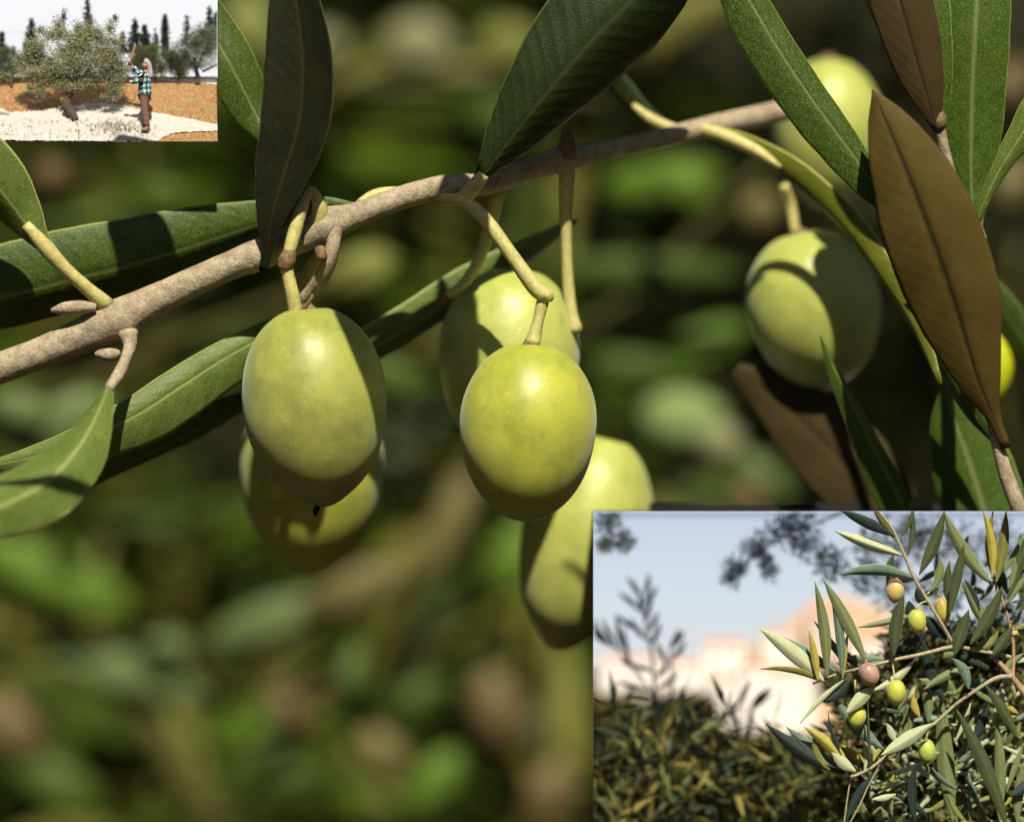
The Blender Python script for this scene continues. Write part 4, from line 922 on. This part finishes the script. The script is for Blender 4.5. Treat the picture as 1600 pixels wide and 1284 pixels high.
# thick foliage behind the lower right of the sprig
shrub('olive_bush', 'dark olive foliage in the depth behind the lower right of the sprig', [(x, y, 36, 34) for x in range(1330, 1640, 42) for y in range(1000 + (60 if x < 1400 else 0), 1300, 44)], 22, 9000, .0034, [SH1[2], SHH[1], SHH[1], SH1[0], SH1[1]], 'bush', None, None)

BG_ = leafmat('sprig_sage', (.13, .16, .065), (.18, .21, .09), (.24, .28, .14), .45, .15, speck=.25, sc=.3)
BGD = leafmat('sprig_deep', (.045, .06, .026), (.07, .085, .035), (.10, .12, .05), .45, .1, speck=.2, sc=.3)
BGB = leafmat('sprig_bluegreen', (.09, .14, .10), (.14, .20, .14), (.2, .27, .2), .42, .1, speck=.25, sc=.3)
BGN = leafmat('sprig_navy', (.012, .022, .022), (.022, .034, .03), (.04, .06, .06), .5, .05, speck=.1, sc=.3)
BGY = leafmat('sprig_yellow', (.38, .32, .06), (.50, .42, .10), (.5, .45, .15), .5, .3, speck=.15, sc=.3)
BGP = leafmat('sprig_pale', (.40, .45, .26), (.50, .54, .34), (.6, .6, .4), .5, .2, speck=.15, sc=.3)
BGO = leafmat('sprig_olive', (.15, .16, .04), (.22, .22, .06), (.35, .34, .12), .5, .2, speck=.15, sc=.3)
BWD = woodmat('sprig_bark', (.26, .22, .13), (.38, .34, .22), (.48, .44, .3), .35, .7, .0002)
BWB = woodmat('sprig_bark_brown', (.26, .15, .08), (.40, .26, .15), (.5, .35, .22), .35, .7, .0002)
sprig = empty('olive_sprig', P(1600, 1110, 3), 'sharp grey green olive sprig carrying small ripening olives in front of the village', 'olive sprig')
def W(pts, mat=BWD, parent=sprig): return BT('wood', parent, pts, mat, 24, 9, .12)
W([(1365, 790, 0, 1.8), (1392, 822, 0, 2), (1410, 860, 0, 2.3), (1428, 902, 0, 2.6), (1448, 935, 0, 2.8), (1470, 972, 0, 3), (1488, 1004, 1, 3.2), (1490, 1012, 1, 3)])
W([(1640, 1040, 4, 3), (1560, 1022, 2, 3.2), (1520, 1015, 1, 3.2), (1490, 1010, 0, 3.4), (1440, 1022, 0, 3.2), (1400, 1030, 0, 2.8), (1360, 1040, 0, 2), (1310, 1052, 1, 1.8), (1270, 1068, 1, 1.4)])
W([(1610, 1095, 1, 6), (1585, 1062, 1, 5.2), (1566, 1040, 1, 4.2), (1550, 1025, 1, 3.2)], BWB)
W([(1582, 1056, 0, 4), (1560, 1058, 0, 3.8), (1540, 1068, 0, 3.2), (1515, 1085, 0, 2.8), (1490, 1103, 1, 3), (1460, 1130, 1, 2.8), (1420, 1155, 0, 2.6), (1385, 1180, 0, 2.4), (1360, 1200, 0, 2.4), (1330, 1213, 0, 2.3), (1310, 1210, 0, 1.8)])
W([(1582, 1070, 1, 3), (1584, 1020, 2, 2.6), (1580, 985, 2, 2.4), (1572, 955, 2, 2.2), (1562, 925, 2, 2)], BWB)
W([(1558, 930, 2, 2), (1555, 908, 2, 1.8), (1548, 880, 2, 1.6)], BWB)
W([(1330, 1213, 0, 1.5), (1325, 1240, 0, 1.3), (1318, 1290, 0, 1.2)])
W([(1375, 1195, 0, 1.6), (1358, 1225, 0, 1.4), (1342, 1260, 0, 1.2), (1325, 1290, 0, 1)])
G, Dk, Bl, Nv, Ye, Pa, Ol = BG_, BGD, BGB, BGN, BGY, BGP, BGO
BL = [  # base, tip, half width, material, bend, roll, fold, depth
 (1398, 838, 1312, 796, 9, Nv, 4, 10, 0, -1), (1400, 845, 1362, 790, 7, Ol, 3, 20, 0, 1), (1412, 868, 1304, 829, 9.5, Pa, -5, 0, -.5, 0), (1430, 905, 1312, 898, 9, Bl, 6, 25, -.2, 0),
 (1408, 838, 1428, 790, 4, Dk, 0, 0, 0, 0), (1418, 868, 1424, 792, 4.5, Dk, 3, 0, 0, 1), (1436, 898, 1476, 798, 10.5, Dk, 5, 0, -.2, 1),
 (1552, 915, 1474, 797, 10, G, -7, 0, -.25, 1), (1550, 905, 1536, 797, 7, Ye, 4, 0, -.3, 0), (1552, 905, 1552, 797, 7, Ol, -4, 0, -.3, 1), (1556, 912, 1572, 798, 9, Ol, 6, 0, -.3, 0), (1572, 950, 1625, 795, 8, Dk, -4, 0, -.2, 1),
 (1570, 945, 1605, 895, 5, G, -2, 0, 0, 1), (1576, 920, 1586, 872, 5, G, 2, 0, 0, 1), (1453, 925, 1468, 868, 6.5, G, 4, 0, 0, 0), (1488, 955, 1484, 876, 7.5, Dk, -4, 0, -.3, 2), (1483, 962, 1507, 848, 8, Dk, 3, 0, -.2, -1.5),
 (1545, 990, 1503, 905, 7, G, -4, 10, -.2, 2), (1548, 1000, 1512, 925, 7, G, 4, 0, 0, 3), (1515, 1008, 1566, 916, 10, Dk, 3, 0, -.2, -1.5), (1491, 1025, 1514, 952, 9.5, Dk, -4, 0, -.2, -1),
 (1396, 1028, 1413, 927, 10.5, Dk, -4, 10, -.25, -2), (1420, 938, 1428, 970, 9, Nv, 3, 10, 0, 2), (1450, 945, 1432, 918, 9, Nv, 0, 0, 0, 2), (1480, 1000, 1440, 960, 9, Nv, 3, 0, 0, 1), (1430, 960, 1340, 980, 5, G, -3, 0, -.3, 1),
 (1550, 1025, 1582, 978, 9, Dk, 3, 0, -.2, -1), (1520, 1012, 1560, 985, 7, Ol, 5, 0, 0, 1), (1560, 1030, 1540, 990, 7, G, 0, 0, 0, 2),
 (1292, 1062, 1273, 908, 8.5, G, 4, 0, -.35, -1), (1315, 1058, 1299, 930, 7.5, Bl, 4, 0, -.3, -1), (1355, 1037, 1286, 904, 11, G, 5, -10, -.3, -1.5), (1278, 1065, 1264, 985, 6, Ye, 6, 0, -.2, -1), (1316, 1062, 1325, 987, 4.5, Ye, -3, 0, -.2, 0),
 (1290, 1066, 1187, 982, 13, Pa, 7, 0, -.2, 0), (1295, 1070, 1188, 1045, 5, Ol, 11, 20, 0, 0), (1312, 1052, 1202, 988, 9, BGB, 2, 0, -.2, 1), (1330, 1048, 1272, 970, 6, G, 2, 0, 0, 2), (1345, 1045, 1290, 1000, 7, Dk, 0, 0, 0, 2),
 (1390, 1030, 1320, 1025, 6, Bl, 2, 0, 0, 1.5), (1390, 1032, 1330, 1050, 6.5, G, -3, 0, 0, 1), (1328, 1062, 1280, 1096, 8, Nv, -3, 0, 0, 0), (1318, 1062, 1250, 1130, 4.2, Pa, 6, 0, -.2, -.5), (1430, 1030, 1360, 1080, 6, Pa, -3, 0, -.2, 1),
 (1368, 1072, 1322, 1115, 9.5, BGP, 0, 0, -.3, -2), (1462, 1085, 1442, 1000, 9, Nv, 3, 0, 0, 2), (1478, 1095, 1448, 1030, 9, Nv, -2, 0, 0, 2), (1488, 1028, 1513, 1078, 8.5, Bl, -7, 10, -.2, -1),
 (1520, 1042, 1442, 1078, 6.5, G, 2, 0, -.2, 1), (1490, 1020, 1530, 1040, 6, Nv, 0, 0, 0, 1), (1500, 1015, 1560, 1050, 5, Nv, 2, 0, 0, 2),
 (1540, 1070, 1591, 1155, 9, Dk, -6, 15, -.2, -1), (1600, 1020, 1560, 1060, 6, G, 0, 0, 0, 2), (1640, 960, 1580, 985, 5, G, -3, 0, 0, 1), (1640, 1010, 1590, 1035, 6, Pa, 0, 0, 0, 1),
 (1383, 1172, 1303, 1090, 10.5, BGB, -9, 0, -.2, 1), (1315, 1208, 1196, 1130, 10.5, BGN, -9, 0, -.2, 0), (1306, 1196, 1228, 1135, 8.5, BGB, -2, 0, -.1, 1), (1332, 1208, 1256, 1135, 10, Ye, 8, 0, -.4, -1), (1310, 1208, 1272, 1150, 7.5, Ol, -13, 15, -.2, 0), (1338, 1205, 1300, 1175, 9, Pa, 1, 0, -.1, -2),
 (1315, 1180, 1294, 1115, 2.6, Nv, 0, 0, 0, -1), (1312, 1170, 1286, 1127, 2.6, Nv, 0, 0, 0, -1), (1360, 1198, 1356, 1098, 2.6, Dk, 0, 30, 0, -1), (1456, 1130, 1376, 1180, 11.5, BGP, 3, 0, -.3, -2),
 (1430, 1190, 1432, 1290, 7.5, Nv, 2, 15, 0, -2), (1495, 1108, 1576, 1300, 11, Dk, -9, 15, -.2, -2), (1400, 1160, 1386, 1130, 5.5, Pa, -2, 0, 0, 0), (1438, 1120, 1428, 1085, 5.5, Ye, 0, 0, 0, 1.5), (1376, 1200, 1320, 1290, 7, Nv, 5, 0, 0, 0),
 (1478, 1070, 1436, 1060, 7, G, 0, 0, 0, 2), (1450, 1130, 1440, 1060, 8, G, 3, 0, -.2, 3), (1560, 1290, 1556, 1120, 8, G, 3, 0, -.2, 1), (1490, 1290, 1470, 1080, 14, G, -4, 0, -.2, 4), (1640, 1200, 1575, 1245, 11, BGN, 0, 0, 0, 1), (1590, 1290, 1600, 1190, 8, G, 0, 0, 0, 2),
 (1510, 1170, 1545, 1100, 8, Nv, 0, 0, 0, 3), (1600, 1160, 1572, 1240, 5, G, 0, 0, 0, 2), (1400, 1240, 1362, 1248, 5, BGP, 0, 0, 0, 1), (1450, 1275, 1400, 1240, 7, Nv, 0, 0, 0, 2), (1560, 900, 1600, 830, 5, G, 2, 0, 0, 2), (1532, 960, 1508, 905, 7, Nv, 2, 0, 0, 2),
 (1590, 960, 1640, 870, 6, Dk, 2, 0, 0, 1), (1440, 1000, 1400, 1010, 5, Nv, 0, 0, 0, 2), (1480, 1040, 1470, 1100, 7, G, 0, 0, 0, 3)]
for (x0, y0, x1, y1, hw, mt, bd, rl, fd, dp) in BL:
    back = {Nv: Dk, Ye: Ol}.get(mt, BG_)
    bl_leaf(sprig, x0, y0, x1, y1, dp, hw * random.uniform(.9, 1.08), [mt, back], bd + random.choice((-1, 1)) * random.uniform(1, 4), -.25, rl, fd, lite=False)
# loose leaves in the thicket behind, one by one
th_ = empty('olive_thicket', P(1500, 1290, 10), 'tangle of narrow sage and yellow leaves filling the lower right behind the sharp sprig', 'olive bush')
W([(1530, 1300, 12, 2.4), (1525, 1220, 12, 2), (1512, 1150, 12, 1.6), (1540, 1100, 12, 1)], BWD, th_); W([(1450, 1300, 12, 2), (1440, 1230, 12, 1.6), (1400, 1170, 12, 1)], BWD, th_)
random.seed(99)
for k in range(270):
    x = random.uniform(1350, 1625); y = random.uniform(1080, 1300) if k > 60 else random.uniform(1150, 1290)
    if x < 1400 and y < 1150: continue
    a = random.choice([random.gauss(-1.4, .5), random.gauss(0, .5), random.gauss(-.9, .6), random.gauss(-2.2, .5)]); L = random.uniform(26, 70)
    mt = random.choice([G, G, G, BGP, Dk, Ye, Ol, Bl, G, BGP, BGP])
    bl_leaf(th_, x, y, x + L * math.cos(a), y + L * math.sin(a), random.uniform(3, 14), random.uniform(3, 5.8), [mt, G], random.uniform(-5, 5), -.2, random.uniform(-30, 30))
for k in range(45):
    x = random.uniform(1380, 1620); y = random.uniform(860, 1080)
    a = random.gauss(-1.2, .7); L = random.uniform(30, 60)
    bl_leaf(th_, x, y, x + L * math.cos(a), y + L * math.sin(a), random.uniform(6, 15), random.uniform(4, 7), [random.choice([G, Dk, Nv, Nv, Bl, Dk]), G], random.uniform(-4, 4), -.2, random.uniform(-30, 30))

# small olives on the sprig
S_Y = olivemat('small_olive_yellow', (.36, .40, .035), (.46, .48, .05), (.55, .52, .05), .6, .3, sss=.2)
S_G = olivemat('small_olive_lime', (.32, .40, .05), (.42, .48, .08), (.5, .5, .08), .5, .3, sss=.2)
S_P = olivemat('small_olive_purple', (.26, .10, .12), (.42, .22, .22), (.45, .26, .18), .5, .3, sss=.2)
S_O = olivemat('small_olive_blush', (.50, .27, .13), (.52, .36, .15), (.50, .42, .10), .7, .3, sss=.2)
def sol(x, y, d, rx, ry, tilt, mat, label, stalk=None):
    return olive(x, y, d, rx, ry, tilt, mat, label, stalk, 'small ripening olives on the sprig', tip=.05, sc=.28, seg=28, smat=YSTALK)
sol(1399, 923, 2, 14, 18.5, 5, S_O, 'small orange blushed olive, highest on the sprig', [(1400, 905, 2, 1), (1410, 898, 1.5, 1), (1425, 903, 1, 1)])
sol(1433, 970, -1, 14, 19, -6, S_Y, 'small yellow olive to the left of the half hidden brown topped one', [(1431, 951, -1, 1.2), (1438, 943, -.5, 1.3), (1450, 938, 0, 1.2)])
sol(1473, 953, 1.5, 12, 21, -10, olivemat('small_olive_two_tone', (.30, .17, .09), (.42, .38, .04), (.5, .48, .04), .8, .3), 'small brown topped olive half hidden behind an upright leaf', [(1470, 933, 1.5, 1), (1460, 922, 1, 1.2), (1448, 928, .5, 1.2)])
sol(1358, 1053, -2.5, 15.5, 19, -18, S_P, 'small purple olive at the middle of the sprig', [(1354, 1035, -2, 1.2), (1352, 1028, -1, 1)])
sol(1400, 1081, -1.5, 15, 20, 0, S_Y, 'small bright yellow olive to the right of the purple olive', [(1398, 1062, -1.5, 1.3), (1396, 1045, -1, 1.3), (1393, 1032, 0, 1.3)])
sol(1339, 1119, 0, 14, 18.5, 8, S_Y, 'small yellow olive partly behind a pale leaf below the purple olive', [(1341, 1101, 0, 1.3), (1337, 1080, 0, 1.4), (1336, 1062, .5, 1.3)])
sol(1448, 1173, 1, 13.5, 19, -3, S_G, 'small lime green olive hanging under the long pale leaf', [(1447, 1155, 1, 1.2), (1449, 1145, 1, 1.2), (1455, 1134, 1, 1.2)])
sol(1384, 1235, 9, 11, 13, 0, S_Y, 'small soft focus yellow olive near the bottom of the sprig', [(1384, 1222, 9, 1), (1386, 1205, 9, 1)])
sol(1583, 992, 3, 8, 13, 0, S_O, 'tiny pinkish olive at the right edge of the sprig', [(1583, 980, 3, 1), (1580, 970, 2, 1)])
